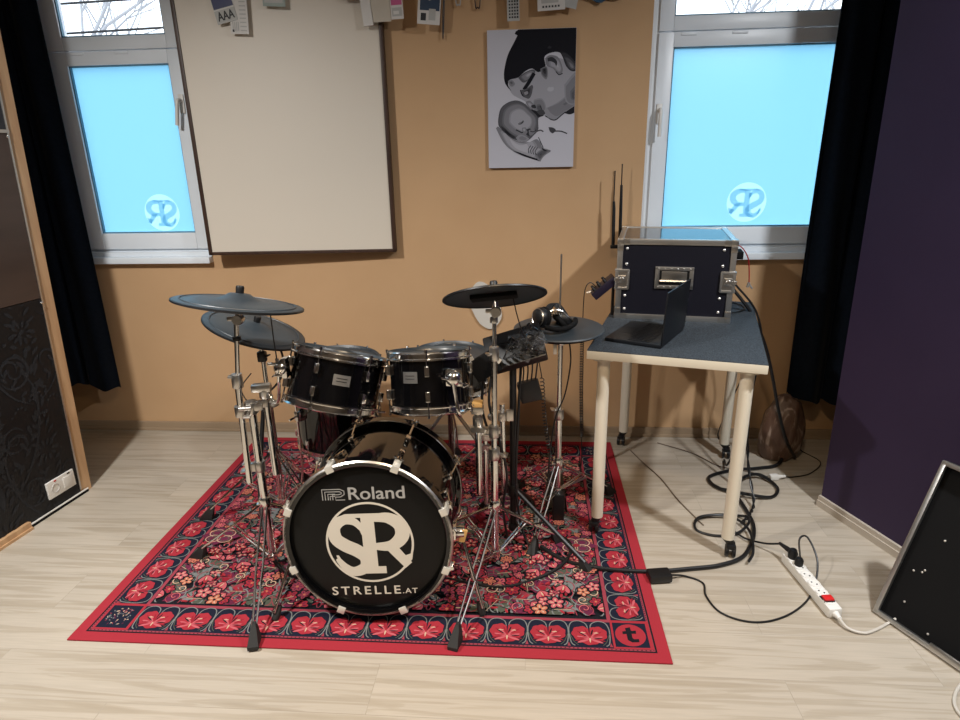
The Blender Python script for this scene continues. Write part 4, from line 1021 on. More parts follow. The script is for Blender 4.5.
# hi-hat stand
HX, HY = .135, -.865
t = pole_thing('hi_hat_stand', 'chrome hi-hat stand right of the kit with a long bare rod on top', 'hi-hat stand', (HX, HY, RZ))
b = NB(); tube(b, [(HX, HY, .06), (HX, HY, .50)], .0140, 16); obj('base_tube', b, 'chrome', t)
b = NB(); tube(b, [(HX, HY, .49), (HX, HY, .835)], .0105, 14); collar(b, V((HX, HY, .815)), .022, .02); obj('upper_tube', b, 'chrome', t)
b = NB(); tube(b, [(HX-.006, HY, .80), (HX-.004, HY, 1.165)], .0036, 10); obj('pull_rod', b, 'steel', t)
b = NB(); collar(b, V((HX, HY, .50)), .02, .045); wing(b, V((HX, HY, .52)), (-1, -.2, .1), .035); box(b, V((HX-.022, HY-.01, .79)), (.014, .014, .05), None, .003); obj('height_clamp', b, 'steel', t)
tripod(t, HX, HY, .275, .14, ((.385, -.66), (.03, -1.13), (-.03, -.63)))
b = NB(); tube(b, [(HX, HY, .14), (.275, -.75, .145)], .0055, 8); obj('brace', b, 'steel', t)
b = NB(); box(b, V((HX+.005, HY-.015, .075)), (.05, .06, .13), None, .006); box(b, V((HX+.0, HY+.17, .035)), (.085, .26, .012), Matrix.Rotation(.12, 3, 'X'), .003); box(b, V((HX, HY+.32, .022)), (.08, .05, .03), None, .004)
for s in (-1, 1): tube(b, [(HX+s*.035, HY, .10), (HX+s*.045, HY+.02, .02), (HX+s*.045, HY+.3, .015)], .004, 8)
obj('foot_pedal', b, 'black', t, label='black foot pedal')

# ================================================================= SOUND MODULE on black stand
MX, MY = -.052, -1.04
t = pole_thing('module_stand', 'matt black pole stand holding the sound module', 'stand', (MX, MY, RZ))
b = NB(); tube(b, [(MX, MY, .05), (MX, MY, .775)], .0135, 14); obj('pole', b, 'black', t)
b = NB(); collar(b, V((MX, MY, .24)), .022, .05); collar(b, V((MX, MY, .07)), .02, .03); box(b, V((MX, MY, .78)), (.10, .06, .012), Matrix.Rotation(-.4, 3, 'Y'), .003); obj('bracket', b, 'black', t)
for f in ((.225, -1.235), (-.19, -.82), (.02, -.78)): leg(t, (MX, MY, .24), (MX, MY, .07), (f[0], f[1], RZ), double=False, m='black', fs=.8)
Rm = Matrix.Rotation(-.30, 3, 'Y') @ Matrix.Rotation(.75, 3, 'X')
mc = V((-.045, -1.03, .835))
t = thing('sound_module', 'black drum sound module seen from the back, its cables wrapped in clear foil', 'sound module', (-.04, -1.03, .78))
b = NB(); box(b, mc, (.225, .15, .045), Rm, .008); obj('body', b, 'black', t)
b = NB(); rr = random.Random(3)
for k in range(22):
    p = mc+Rm @ V((-.05+.155*rr.random(), -.05+.09*rr.random(), .028)); q = mc+Rm @ V((-.02+.15*rr.random(), -.07+.09*rr.random(), .03)); m_ = p.lerp(q, .5)+Rm @ V((rr.uniform(-.03, .03), rr.uniform(-.03, .03), .035))
    tube(b, smooth_path([p, m_, q], 5), .0032, 6)
for k in range(7):
    p = mc+Rm @ V((-.06+.025*k, -.055, .03)); tube(b, [p, p+Rm @ V((0, -.01, .035))], .006, 8)
obj('cable_tangle', b, mat('foil_gloss_black', (.02, .02, .022), .15, coat=1), t)
# crumpled clear foil
b = NB(); g = bmesh.ops.create_icosphere(b, subdivisions=3, radius=1)
for v in g['verts']:
    f_ = 1+.22*math.sin(7*v.co.x+3)*math.sin(6*v.co.y+1)+rr.uniform(-.10, .10); v.co = mc+Rm @ V((.055+v.co.x*.075*f_, v.co.y*.06*f_-.015, .035+v.co.z*.030*f_))
m_ = mat('clear_foil', (.9, .92, .95), .12); m_.node_tree.nodes['Principled BSDF'].inputs['Alpha'].default_value = .04
obj('foil', b, m_, t, smooth=False, label='clear crumpled foil')
b = NB(); box(b, V((-.155, -1.10, .790)), (.105, .035, .085), Matrix.Rotation(-.55, 3, 'Y'), .008); obj('side_pod', b, 'matt', t)
b = NB(); box(b, V((-.110, -1.125, .825)), (.035, .004, .018), Matrix.Rotation(.6, 3, 'Y')); box(b, V((-.212, -1.10, .815)), (.032, .006, .030), Matrix.Rotation(-.5, 3, 'Y')); obj('paper_tag', b, 'pbeige', t, label='pale paper tag')
t = thing('power_adapter', 'small black power adapter box hanging under the sound module', 'power adapter', (.0, -1.0, .60))
b = NB(); box(b, V((.012, -1.0, .655)), (.085, .04, .085), Matrix.Rotation(-.25, 3, 'Y'), .008); obj('body', b, 'black', t)
b = NB()
for k in range(4): tube(b, smooth_path([(-.015+.016*k, -1.0, .69), (-.012+.017*k, -1.005, .75), (-.03+.025*k, -1.02, .81)], 4), .003, 6)
obj('cord', b, 'black', t)

# ================================================================= CABLES
def cable(label, pts, r, m='black', name='cable', k=8, n=8, raw=False):
    b = NB(); tube(b, [V(p) for p in pts] if raw else smooth_path(pts, k), r, n); return single(name, b, m, label, 'cable')
cable('thick black multicore cable curving beside the front left cymbal stand to the bass drum', [(-1.09, -.93, .60), (-1.10, -1.0, .40), (-1.09, -1.10, .20), (-1.02, -1.22, .045), (-.94, -1.30, .018), (-.87, -1.34, .018)], .009)
cable('thin black cable hanging straight from the topmost cymbal pad', [(-.86, -1.30, 1.068), (-.862, -1.295, .95), (-.868, -1.28, .84), (-.90, -1.26, .80)], .0022)
cable('short black jack cable looping from the tilted cymbal pad', [(-1.04, -.90, .855), (-1.0, -.91, .77), (-1.01, -.92, .68), (-1.06, -.93, .62), (-1.10, -.93, .60)], .0045)
cable('thin wire loop behind the clamp of the front left cymbal stand', [(-1.10, -1.0, .72), (-1.14, -1.02, .66), (-1.10, -1.04, .60), (-1.03, -1.05, .58)], .0022)
cable('thin black cable from the underside-showing cymbal pad to the module', [(-.05, -1.13, 1.06), (-.035, -1.12, .99), (-.01, -1.08, .90), (.02, -1.06, .87)], .0022)
cable('thin black cable from the hi-hat pad down its stand', [(.165, -.90, .84), (.175, -.90, .74), (.155, -.90, .60), (.12, -.90, .50), (.10, -.92, .36), (.09, -.93, .15), (.10, -.96, .015)], .0030)
b = NB(); tube(b, smooth_path([(.03, -1.0, .86), (.05, -1.0, .76), (.06, -.98, .70)], 5), .0022, 6); tube(b, helix([(.06, -.98, .70), (.075, -.95, .50), (.10, -.90, .30), (.10, -.86, .10)], .0075, 38), .0020, 5); tube(b, smooth_path([(.10, -.86, .10), (.08, -.82, .03), (.02, -.80, .012)], 4), .0022, 6)
single('coiled_cable', b, 'black', 'black coiled headphone cable hanging left of the hi-hat stand', 'cable')
b = NB(); tube(b, smooth_path([(.318, -.455, .945), (.285, -.46, .972), (.262, -.455, .93), (.258, -.45, .78), (.258, -.45, .70)], 6), .0024, 6); tube(b, helix([(.258, -.45, .70), (.262, -.45, .45), (.272, -.45, .20)], .0080, 60), .0022, 5); tube(b, smooth_path([(.272, -.45, .20), (.275, -.45, .05), (.26, -.47, .012)], 4), .0024, 6)
single('coiled_cable', b, 'black', 'long black coiled cable hanging from the small mixer beside the table', 'cable')
for lb, pts in (('black cable draped down the front of the right cymbal stand', [(-.12, -1.06, .80), (-.14, -1.12, .66), (-.105, -1.14, .52), (-.075, -1.13, .36), (-.09, -1.12, .20), (-.07, -1.10, .02)]),
                ('black cable hanging left of the right cymbal stand behind its tom holder', [(-.16, -1.05, .76), (-.17, -1.06, .60), (-.13, -1.08, .45), (-.12, -1.08, .25), (-.15, -1.05, .02)]),
                ('black cable running down beside the module stand pole', [(-.02, -1.02, .80), (-.03, -1.06, .60), (-.04, -1.07, .30), (-.02, -1.08, .10), (.02, -1.12, .018)])):
    cable(lb, pts, .0055)
cable('black cable curving over the rug behind the bass drum to the hi-hat stand', [(-.30, -1.32, .015), (-.10, -1.36, .015), (.05, -1.30, .016), (.15, -1.22, .03), (.18, -1.10, .03), (.12, -1.0, .015)], .0065)
cable('thick black cable running from the rug over the floor to the coils', [(.06, -1.12, .03), (.16, -1.20, .020), (.30, -1.235, .016), (.475, -1.235, .010), (.646, -1.206, .009), (.75, -1.182, .009), (.851, -1.126, .009), (.925, -1.016, .009), (.968, -.899, .009), (.976, -.781, .009), (.971, -.671, .010)], .0085, k=10)
cable('medium black cable coiled in an oval around the front right table leg', [(.722, -.894, .007), (.760, -.846, .007), (.831, -.819, .007), (.916, -.824, .008), (.955, -.865, .026), (.930, -.930, .026), (.871, -.969, .010), (.787, -.980, .007), (.720, -.940, .007), (.74, -.87, .018), (.82, -.84, .018), (.90, -.86, .018), (.93, -.96, .022), (.90, -1.10, .022), (.86, -1.17, .022)], .0055, k=10)
cable('thick black cable looping on the floor between the table legs and the brown stone', [(.914, -.601, .012), (.888, -.546, .009), (.90, -.478, .009), (1.021, -.412, .009), (1.146, -.387, .009), (1.26, -.355, .012), (1.32, -.28, .03)], .0085, k=10)
cable('thick black cable laid in a round loop right of the front table leg', [(.971, -.671, .010), (1.033, -.531, .026), (1.125, -.479, .026), (1.176, -.526, .012), (1.178, -.600, .009), (1.121, -.665, .009), (1.012, -.670, .026), (.914, -.601, .012)], .0078, k=10)
b = NB(); 
for s in (0, PI): 
    P_ = smooth_path([(1.00, -.40, .80), (1.01, -.50, .62), (1.01, -.56, .40), (1.02, -.62, .16), (1.02, -.74, .03), (.97, -.84, .024), (.92, -.90, .020)], 10); tube(b, [p+V((.004*math.cos(i*.8+s), .004*math.sin(i*.8+s), .003*math.sin(i*.8+s))) for i, p in enumerate(P_)], .0036, 6)
single('cable', b, 'black', 'twisted pair of black cables falling from the table to the floor coils', 'cable')
cable('thick black cable arching from the flight case down past the brown stone', [(.90, -.36, .97), (.955, -.38, .91), (1.04, -.40, .80), (1.115, -.40, .65), (1.165, -.40, .50), (1.22, -.39, .32), (1.29, -.36, .15), (1.38, -.28, .02)], .0075)
cable('second black cable from the flight case hanging off the right table edge', [(.90, -.34, .99), (.965, -.38, .93), (1.05, -.41, .82), (1.09, -.42, .66), (1.06, -.46, .50), (1.03, -.48, .28), (1.00, -.42, .05), (1.02, -.30, .01)], .0050)
cable('thin black cable lying on the table behind the flight case', [(.90, -.45, .826), (.98, -.42, .83), (1.02, -.33, .826), (1.0, -.25, .826), (.94, -.22, .826)], .0028)
cable('thin dark cable hanging right of the rear right table leg', [(1.06, -.30, .80), (1.10, -.25, .55), (1.06, -.16, .25), (1.04, -.10, .05), (1.10, -.13, .008)], .0030)
cable('thin grey-brown cable wandering on the floor under the table', [(.56, -.20, .004), (.60, -.33, .004), (.66, -.50, .004), (.70, -.70, .004), (.76, -.90, .004)], .0030, m=mat('cable_taupe', (.16, .12, .09), .6))
cable('thin grey-brown cable curving on the floor behind the table leg', [(.72, -.10, .004), (.88, -.22, .004), (.98, -.36, .004), (1.12, -.42, .004), (1.16, -.50, .004)], .0030, m=bpy.data.materials['cable_taupe'])
cable('thin black cable from the adapter brick arcing over the floor to the power strip', [(.545, -1.272, .025), (.60, -1.25, .006), (.658, -1.285, .004), (.651, -1.358, .004), (.677, -1.440, .004), (.749, -1.481, .004), (.834, -1.476, .004), (.937, -1.422, .004), (1.03, -1.33, .008), (1.09, -1.22, .06), (1.075, -1.15, .12), (1.04, -1.16, .12), (1.032, -1.205, .068)], .0036)
cable('thin black cable running from the coils to the black plug on the power strip', [(.86, -.93, .012), (.90, -1.0, .012), (.955, -1.06, .03), (.995, -1.105, .060)], .0040)
cable('white cable leading from the power strip under the leaning case lid', [(1.060, -1.470, .021), (1.075, -1.505, .010), (1.12, -1.52, .006), (1.17, -1.50, .005), (1.22, -1.47, .005), (1.27, -1.44, .005), (1.36, -1.40, .005)], .0048, m='cablew')
cable('white cable curving in at the bottom right corner', [(1.245, -1.90, .005), (1.23, -1.82, .005), (1.26, -1.76, .005), (1.33, -1.70, .005), (1.42, -1.66, .005)], .0048, m='cablew')
# adapter brick near rug edge
b = NB(); box(b, V((.50, -1.272, .022)), (.085, .055, .030), Matrix.Rotation(.15, 3, 'Z'), .006); single('power_adapter', b, 'black', 'small black adapter brick lying on the floor at the right rug edge', 'power adapter')
# loose white plug
t = thing('power_plug', 'white mains plug lying loose on the floor near the brown stone', 'plug', (1.19, -.49, .002))
b = NB(); box(b, V((1.20, -.487, .017)), (.045, .030, .026), Matrix.Rotation(.15, 3, 'Z'), .007); lathe(b, [(0, 0), (.011, 0), (.006, .035), (0, .036)], (1.222, -.483, .017), (1, .15, 0), 14); obj('body', b, 'white', t)
b = NB()
for s in (-1, 1): tube(b, [(1.18, -.49+s*.009, .017), (1.158, -.493+s*.009, .017)], .0024, 8)
obj('pin', b, 'chrome', t)
b = NB(); tube(b, smooth_path([(1.255, -.478, .015), (1.30, -.46, .004), (1.40, -.42, .004), (1.50, -.30, .004), (1.46, -.18, .004), (1.38, -.12, .05)], 8), .0028, 6); obj('cord', b, 'black', t)

# ================================================================= POWER STRIP
pa = V((1.018, -1.130, 0)); pb = V((1.058, -1.450, 0)); pd = (pb-pa).normalized(); pl = (pb-pa).length; pn = V((-pd.y, pd.x, 0)); RP = Matrix((pd, pn, V((0, 0, 1)))).transposed(); pc = (pa+pb)/2
t = thing('power_strip', 'long white power strip with a red switch on the floor beside the table', 'power strip', (pc.x, pc.y, 0))
b = NB(); box(b, pc+V((0, 0, .021)), (pl, .048, .038), RP, .008); obj('body', b, 'white', t)
for k in range(6):
    p = pa+pd*(.045+k*.047)+V((0, 0, .041)); b = NB(); lathe(b, [(0, -.0015), (.017, -.0015), (.0185, .001), (.021, .001), (.022, -.001)], p, (0, 0, 1), 24); s_ = obj('outlet', b, 'white', t)
    b = NB()
    dd = (pd+pn).normalized()
    for s in (-1, 1): lathe(b, [(0, .0005), (.0028, .0005), (.0028, -.001)], p+dd*s*.009, (0, 0, 1), 8)
    obj('socket_hole', b, 'black', s_)
b = NB(); box(b, pa+pd*(pl-.052)+V((0, 0, .044)), (.026, .034, .010), RP, .003); obj('rocker_switch', b, 'red', t, label='red rocker switch')
b = NB(); box(b, pa+pd*(pl-.052)+V((0, 0, .0405)), (.034, .042, .003), RP, .001); obj('switch_frame', b, 'black', t)
b = NB(); lathe(b, [(0, 0), (.012, 0), (.007, .025), (0, .026)], pb+V((0, 0, .021)), pd, 14); obj('cable_collar', b, 'white', t)
b = NB(); lathe(b, [(0, 0), (.017, 0), (.018, .02), (.012, .036), (0, .037)], pa+pd*.035+V((0, 0, .041)), (0, 0, 1), 18); tube(b, [pa+pd*.03+V((0, 0, .06)), pa-pd*.03-pn*.02+V((0, 0, .062))], [.012, .006], 10); single('angled_plug', b, 'black', 'black angled plug at the far end of the power strip', 'plug')
b = NB(); lathe(b, [(0, 0), (.015, 0), (.016, .02), (.010, .03), (0, .031)], pa+pd*.080+V((0, 0, .041)), (0, 0, 1), 18); single('round_plug', b, 'black', 'second black plug in the power strip, next to the angled one', 'plug')

# ================================================================= TABLE
TC = V((.663, -.604, 0)); ang = math.radians(-15.2); U = V((math.cos(ang), math.sin(ang), 0)); W = V((-math.sin(ang), math.cos(ang), 0)); RT = Matrix((U, W, V((0, 0, 1)))).transposed()
t = thing('side_table', 'white table on casters with a dark speckled top, beside the drum kit', 'table', TC, 0)
b = NB(); box(b, TC+V((0, 0, .8015)), (.635, .985, .033), RT, .002); obj('tabletop', b, 'tablewhite', t)
b = NB(); box(b, TC+V((0, 0, .8195)), (.633, .983, .003), RT); obj('felt_cover', b, 'felt', t, smooth=False, label='dark speckled felt cover')
for sx in (-1, 1):
    for sy in (-1, 1):
        p = TC+U*sx*.258+W*sy*.440
        b = NB(); tube(b, [p+V((0, 0, .078)), p+V((0, 0, .785))], .0245, 24); lathe(b, [(0, .775), (.045, .775), (.045, .785), (0, .785)], p, (0, 0, 1), 24); l = obj('leg', b, 'tablelegs', t)
        b = NB(); q = p+V((.012*sx, -.01, 0)); fz = RZ if (p.x < .45 and p.y < -.12) else 0
        for s in (-1, 1): lathe(b, [(0, -.007), (.022, -.007), (.025, -.004), (.025, .004), (.022, .007), (0, .007)], q+W.cross(V((0, 0, 1)))*s*.013+V((0, 0, .025+fz)), U, 24)
        box(b, q+V((0, 0, .048)), (.034, .042, .02), RT, .006); tube(b, [q+V((0, 0, .05)), p+V((0, 0, .08))], [.012, .022], 12)
        obj('caster', b, 'black', l, label='black twin-wheel caster')

# ================================================================= FLIGHT CASE
ca = math.radians(-10.5); CU = V((math.cos(ca), math.sin(ca), 0)); CW = V((-math.sin(ca), math.cos(ca), 0)); RC = Matrix((CU, CW, V((0, 0, 1)))).transposed()
CF = V((.632, -.562, .821)); cw, cd, ch = .488, .480, .354
cc = CF+CW*cd/2+V((0, 0, ch/2))
t = thing('flight_case', 'black rack flight case with aluminium edges on the table in front of the right window', 'flight case', CF+CW*cd/2)
b = NB(); box(b, cc, (cw-.012, cd-.012, ch-.012), RC); obj('body', b, 'casepanel', t, smooth=False)
b = NB(); box(b, cc+V((0, 0, ch/2-.005)), (cw-.03, cd-.03, .003), RC); obj('lid', b, 'casetop', t, smooth=False, label='glossy dark top')
b = NB(); e = .024
for sx in (-1, 1):
    for sy in (-1, 1): box(b, cc+CU*sx*(cw/2-e/2)+CW*sy*(cd/2-e/2), (e, e, ch), RC, .002)
    for sz in (-1, 1): box(b, cc+CU*sx*(cw/2-e/2)+V((0, 0, sz*(ch/2-e/2))), (e, cd, e), RC, .002)
for sy in (-1, 1):
    for sz in (-1, 1): box(b, cc+CW*sy*(cd/2-e/2)+V((0, 0, sz*(ch/2-e/2))), (cw, e, e), RC, .002)
obj('edge_profile', b, 'alu', t, label='aluminium edge profiles')
for sx in (-1, 1):
    for sy in (-1, 1):
        for sz in (-1, 1):
            b = NB(); p = cc+CU*sx*(cw/2-.012)+CW*sy*(cd/2-.012)+V((0, 0, sz*(ch/2-.012))); box(b, p, (.030, .030, .030), RC, .007)
            for dd, o_ in ((CU*sx, CW*sy*(-.026)), (CW*sy, CU*sx*(-.026)), (CW*sy, V((0, 0, -sz*.026)))): 
                box(b, p+o_+dd*.0125, (.026 if abs(dd.dot(CU)) < .5 else .004, .026 if abs(dd.dot(CU)) > .5 else .004, .026), RC, .001)
            obj('corner', b, 'steel', t)
b = NB(); fr = CF+V((0, 0, ch/2))-CW*.0
def fp(u, z, out=0.): return CF+CU*u+V((0, 0, z))-CW*out
for u in (-.203, .193):
    for z in (.045, .105, .245, .312): lathe(b, [(0, .006), (.003, .0055), (.006, .003), (.0065, 0)], fp(u, z, -.006), -CW, 14)
obj('screws', b, 'screw', t)
# recessed handle
b = NB()
for (du, dz, su, sz) in ((-.071, 0, .018, .092), (.071, 0, .018, .092), (0, .040, .160, .016), (0, -.040, .160, .016)): box(b, fp(du, .190+dz, -.001), (su, .008, sz), RC, .002)
hp = obj('handle_plate', b, 'alu', t)
b = NB(); box(b, fp(0, .190, -.004), (.130, .004, .070), RC); obj('recess', b, 'black', hp)
b = NB(); box(b, fp(0, .196, .001), (.105, .006, .045), RC, .002); tube(b, [fp(-.06, .176, .004), fp(.06, .176, .004)], .006, 8); obj('grip', b, 'steel', hp)
b = NB()
for k in range(6):
    for dz in (.040, -.040): lathe(b, [(0, .002), (.003, 0)], fp(-.065+.026*k, .190+dz, .004), -CW, 8)
obj('rivets', b, 'screw', hp)
# butterfly latches
for sx in (-1, 1):
    b = NB(); u0 = sx*.220
    for (du, dz, su, sz) in ((-.028*sx, 0, .010, .085), (0, .040, .062, .012), (0, -.040, .062, .012), (.022*sx, 0, .014, .085)): box(b, fp(u0+du, .178+dz, .0), (su, .012, sz), RC, .003)
    l = obj('latch_dish', b, 'alu', t)
    b = NB(); box(b, fp(u0, .178, .0), (.050, .006, .070), RC); box(b, fp(u0, .178, .006), (.034, .008, .034), RC, .003); lathe(b, [(0, .01), (.010, .008), (.012, 0)], fp(u0, .178, .010), -CW, 14); box(b, fp(u0+sx*.022, .178, .010), (.022, .004, .014), RC, .002); obj('butterfly_latch', b, 'steel', l)
# rear rack box peeking right
b = NB(); box(b, cc+CU*(cw/2+.026)+CW*.0+V((0, 0, .085)), (.052, .10, .034), RC, .003); obj('rear_unit', b, 'matt', t)
for k, lb in ((0, 'front'), (1, 'rear')): pass
# antennas
for k, (x, y, z0, z1, z2, lb) in enumerate(((.428, -.095, 1.085, 1.30, 1.440, 'black rod antenna at the left rear of the flight case, the leftmost one'), (.466, -.058, 1.10, 1.375, 1.470, 'black rod antenna at the rear of the flight case, nearest the window'))):
    t = thing('antenna', lb, 'antenna', (x, y, z0-.02))
    b = NB(); tube(b, [(x, y, z0), (x-.004, y, z0+.18), (x-.006, y, z1)], [.0085, .0080, .0062], 12); obj('base', b, 'black', t)
    b = NB(); tube(b, [(x-.006, y, z1), (x-.007, y, z2)], .0028, 8); sphere(b, (x-.007, y, z2), .004, seg=8); obj('tip', b, 'black', t)
    b = NB(); box(b, V((x+.012, y+.0, z0-.005)), (.05, .018, .018), None, .003); tube(b, [(x+.02, y, z0-.005), (x+.06, y, z0-.02)], .006, 8); obj('bracket', b, 'black', t)
# red cable on the case's right
b = NB(); tube(b, smooth_path([(.90, -.40, 1.135), (.95, -.40, 1.12), (.985, -.40, 1.075), (.998, -.40, 1.02), (1.005, -.40, .955)], 6), .0026, 6); tube(b, [(1.005, -.40, .958), (1.0, -.40, .935)], .006, 8, mi=1); tube(b, [(1.005, -.40, .95), (1.022, -.40, .93)], .004, 8, mi=1)
single('lead', b, ['redcable', 'screw'], 'short red lead with a silver plug hanging at the right of the flight case', 'cable')

# small mixer clamped left of the case
Rx = Matrix.Rotation(math.radians(-41), 3, 'Y'); mc = V((.345, -.47, .955))
t = thing('personal_mixer', 'small tilted purple-black mixer with knobs, left of the flight case', 'mixer', (.345, -.47, .91))
b = NB(); box(b, mc, (.125, .085, .036), Rx, .005); obj('body', b, 'mixer', t)
for k in range(3):
    for j in (-1, 1):
        b = NB(); p = mc+Rx @ V((-.040+.030*k, j*.022, .018)); lathe(b, [(0, .016), (.006, .016), (.0075, .002), (.0075, 0)], p, Rx @ V((0, 0, 1)), 14); obj('knob', b, 'black', t)
b = NB(); p = mc+Rx @ V((-.055, 0, .020)); tube(b, [p, p+Rx @ V((-.02, 0, .01))], .005, 8); obj('jack', b, 'chrome', t)
b = NB(); box(b, mc+V((.045, .02, -.06)), (.012, .02, .155), None, .002); obj('clamp_arm', b, 'black', t)

# ================================================================= LAPTOP
la = V((.506, -.985, .8215)); lb_ = V((.648, -.725, .8215)); ld = (lb_-la).normalized(); ln = V((-ld.y, ld.x, 0)); LL = .300; LW = .225
RL = Matrix((ld, ln, V((0, 0, 1)))).transposed()
t = thing('laptop', 'open dark laptop standing sideways on the table in front of the flight case', 'laptop', la+ld*LL/2+ln*LW/2)
c = la+ld*LL/2+ln*LW/2
b = NB(); box(b, c+V((0, 0, .008)), (LL, LW, .014), RL, .003); bs = obj('base', b, 'laptop', t)
b = NB()
for r_ in range(5):
    for k in range(13): box(b, c+ld*(-.126+.021*k)+ln*(-.045+.019*r_-.01)+V((0, 0, .0158)), (.017, .015, .0016), RL)
obj('keys', b, 'black', bs, smooth=False)
b = NB(); box(b, c+ln*.068+V((0, 0, .0153)), (.09, .05, .0008), RL); obj('touchpad', b, 'black', bs, smooth=False)
tl = math.radians(3); zu = V((0, 0, 1))*math.cos(tl)-ln*math.sin(tl); nn = ln*math.cos(tl)+V((0, 0, 1))*math.sin(tl); RS = Matrix((ld, -nn, zu)).transposed()
b = NB(); box(b, la+ld*LL/2+V((0, 0, .012))+zu*.104, (LL, .007, .205), RS, .002); l = obj('lid', b, 'laptop', t)
b = NB(); box(b, la+ld*LL/2+V((0, 0, .012))+zu*.106+nn*.0042, (LL-.014, .001, .190), RS); obj('screen', b, 'screen', l, smooth=False, label='dark switched-off screen')

# ================================================================= HEADPHONES
t = thing('headphones', 'black over-ear headphones lying on the flat hi-hat pad', 'headphones', (.09, -.90, .885))
def cup(c, n, r=.040, th=.026):
    b = NB(); lathe(b, [(0, th*.55), (r*.6, th*.5), (r*.92, th*.2), (r, -th*.2), (r*.95, -th*.5), (0, -th*.5)], c, n, 28); o = obj('ear_cup', b, 'black', t)
    b = NB(); n = V(n).normalized(); x, y, z = frame(n); tube(b, [V(c)-n*(th*.5+.010)+(x*math.cos(a)+y*math.sin(a)*1.05)*r*.72 for a in [2*PI*k/20 for k in range(20)]], .012, 10, closed=True); obj('ear_pad', b, 'matt', o)
    b = NB(); lathe(b, [(r*.78, th*.36), (r*.84, th*.42), (r*.9, th*.30)], c, n, 28); obj('trim_ring', b, 'steel', o)
cup(V((.048, -.93, .932)), (-.8, -.6, .15)); cup(V((.150, -.87, .917)), (.7, .2, .75), .042)
b = NB(); arcp = []
for k in range(17):
    a = PI*k/16; arcp.append(V((.063+.085*(k/16)+.0, -.93+.055*(k/16)-.0, .925))+V((.0, .075*math.sin(a), .035*math.sin(a))))
for off in (-.010, -.005, 0, .005, .010): tube(b, [p+V((off, off*.3, 0)) for p in arcp], .005, 8)
obj('headband', b, 'black', t)
b = NB(); tube(b, smooth_path([(.070, -.975, .905), (.11, -.985, .899), (.155, -.965, .900), (.185, -.92, .905), (.19, -.88, .91)], 5), [.010]*21, 10); obj('padded_band', b, 'matt', t)
b = NB()
for k in range(5): box(b, V((.098+.009*k, -.905+.003*k, .945-.001*k)), (.005, .02, .014), None, .001)
tube(b, smooth_path([(.085, -.91, .948), (.11, -.905, .957), (.14, -.90, .948)], 4), .003, 6); obj('yoke', b, 'chrome', t)

# ================================================================= BROWN STONE
b = NB(); g = bmesh.ops.create_icosphere(b, subdivisions=4, radius=1); rr = random.Random(9)
from mathutils import noise as mn
for v in g['verts']:
    p = v.co.copy(); s = 1+.16*mn.noise(p*1.6+V((3, 1, 2)))+.05*mn.noise(p*5)
    z = (p.z+1)/2; w = .108*(1-.30*max(0, z-.2))
    x = p.x*w*s*1.05; y = p.y*.105*s*(1-.35*z); zz = max(0, .165+p.z*.200*s)
    v.co = V((1.300+x+.02*z, -.24+y, zz))
o = single('stone', b, 'stone', 'large reddish-brown marbled stone on the floor under the right curtain', 'stone')

# ================================================================= LEANING CASE LID
BLc = V((1.205, -1.409, .006)); ee = V((.44, -.898, .0)).normalized()
TLc = V((1.378, -1.324, .547))
sd = (TLc-BLc); sd = sd-ee*sd.dot(ee); Hh = sd.length; sd.normalize(); nn = ee.cross(sd).normalized()
if nn.x > 0: nn = -nn
RLd = Matrix((ee, sd, nn)).transposed(); Wd = .62
cL = BLc+ee*Wd/2+sd*Hh/2
t = thing('case_lid', 'black aluminium-edged flight case lid leaning against the purple wall', 'case lid', BLc+ee*Wd/2)
b = NB(); box(b, cL-nn*.035, (Wd-.01, Hh-.01, .012), RLd); obj('panel', b, 'matt', t, smooth=False)
b = NB()
for s in (-1, 1): box(b, cL+ee*s*(Wd/2-.004)-nn*.02, (.008, Hh-.01, .05), RLd); box(b, cL+sd*s*(Hh/2-.004)-nn*.02, (Wd-.01, .008, .05), RLd)
obj('side_walls', b, 'black', t, smooth=False)
b = NB()
for s in (-1, 1):
    box(b, cL+ee*s*(Wd/2-.007), (.016, Hh, .014), RLd, .003); box(b, cL+sd*s*(Hh/2-.007), (Wd, .016, .014), RLd, .003)
    box(b, cL+ee*s*(Wd/2-.003)-nn*.018, (.006, Hh, .03), RLd, .002); box(b, cL+sd*s*(Hh/2-.003)-nn*.018, (Wd, .006, .03), RLd, .002)
obj('edge_profile', b, 'alu', t)
b = NB()
for (u, v) in ((.06, .08), (.07, .20), (.075, .21), (.09, .33), (.16, .03), (.045, .19)): lathe(b, [(0, .004), (.0035, .002), (.004, 0)], BLc+ee*u+sd*v-nn*.028, nn, 10)
obj('screws', b, 'screw', t)
b = NB(); box(b, BLc+ee*.24+sd*.012+nn*.004, (.10, .022, .008), RLd, .002); obj('catch_plate', b, 'steel', t)

# ================================================================= OUTSIDE
def tree(x, y, h, seed, lb):
    rr = random.Random(seed); b = NB()
    def br(p, d, l, r, dep):
        q = p+d*l; mid = p+d*l*.5+V((rr.uniform(-1, 1), rr.uniform(-1, 1), rr.uniform(-.5, .5)))*l*.06; tube(b, [p, mid, q], [r, r*.85, r*.68], 6 if dep > 2 else 4, cap=False)
        if dep == 0: return
        for k in range(3 if dep > 1 else 2):
            nd = (d+V((rr.uniform(-.8, .8), rr.uniform(-.6, .6), rr.uniform(-.25, .6)))).normalized(); br(q if k else mid.lerp(q, .6), nd, l*rr.uniform(.6, .85), r*.62, dep-1)
    br(V((x, y, -1.0)), V((.05, 0, 1)), h*.28, .085, 5); return single('bare_tree', b, mat('bark_'+str(seed), (.42, .42, .44), .9), lb, 'tree')
tree(-9.0, 9, 9.5, 3, 'bare winter tree outside the left window')
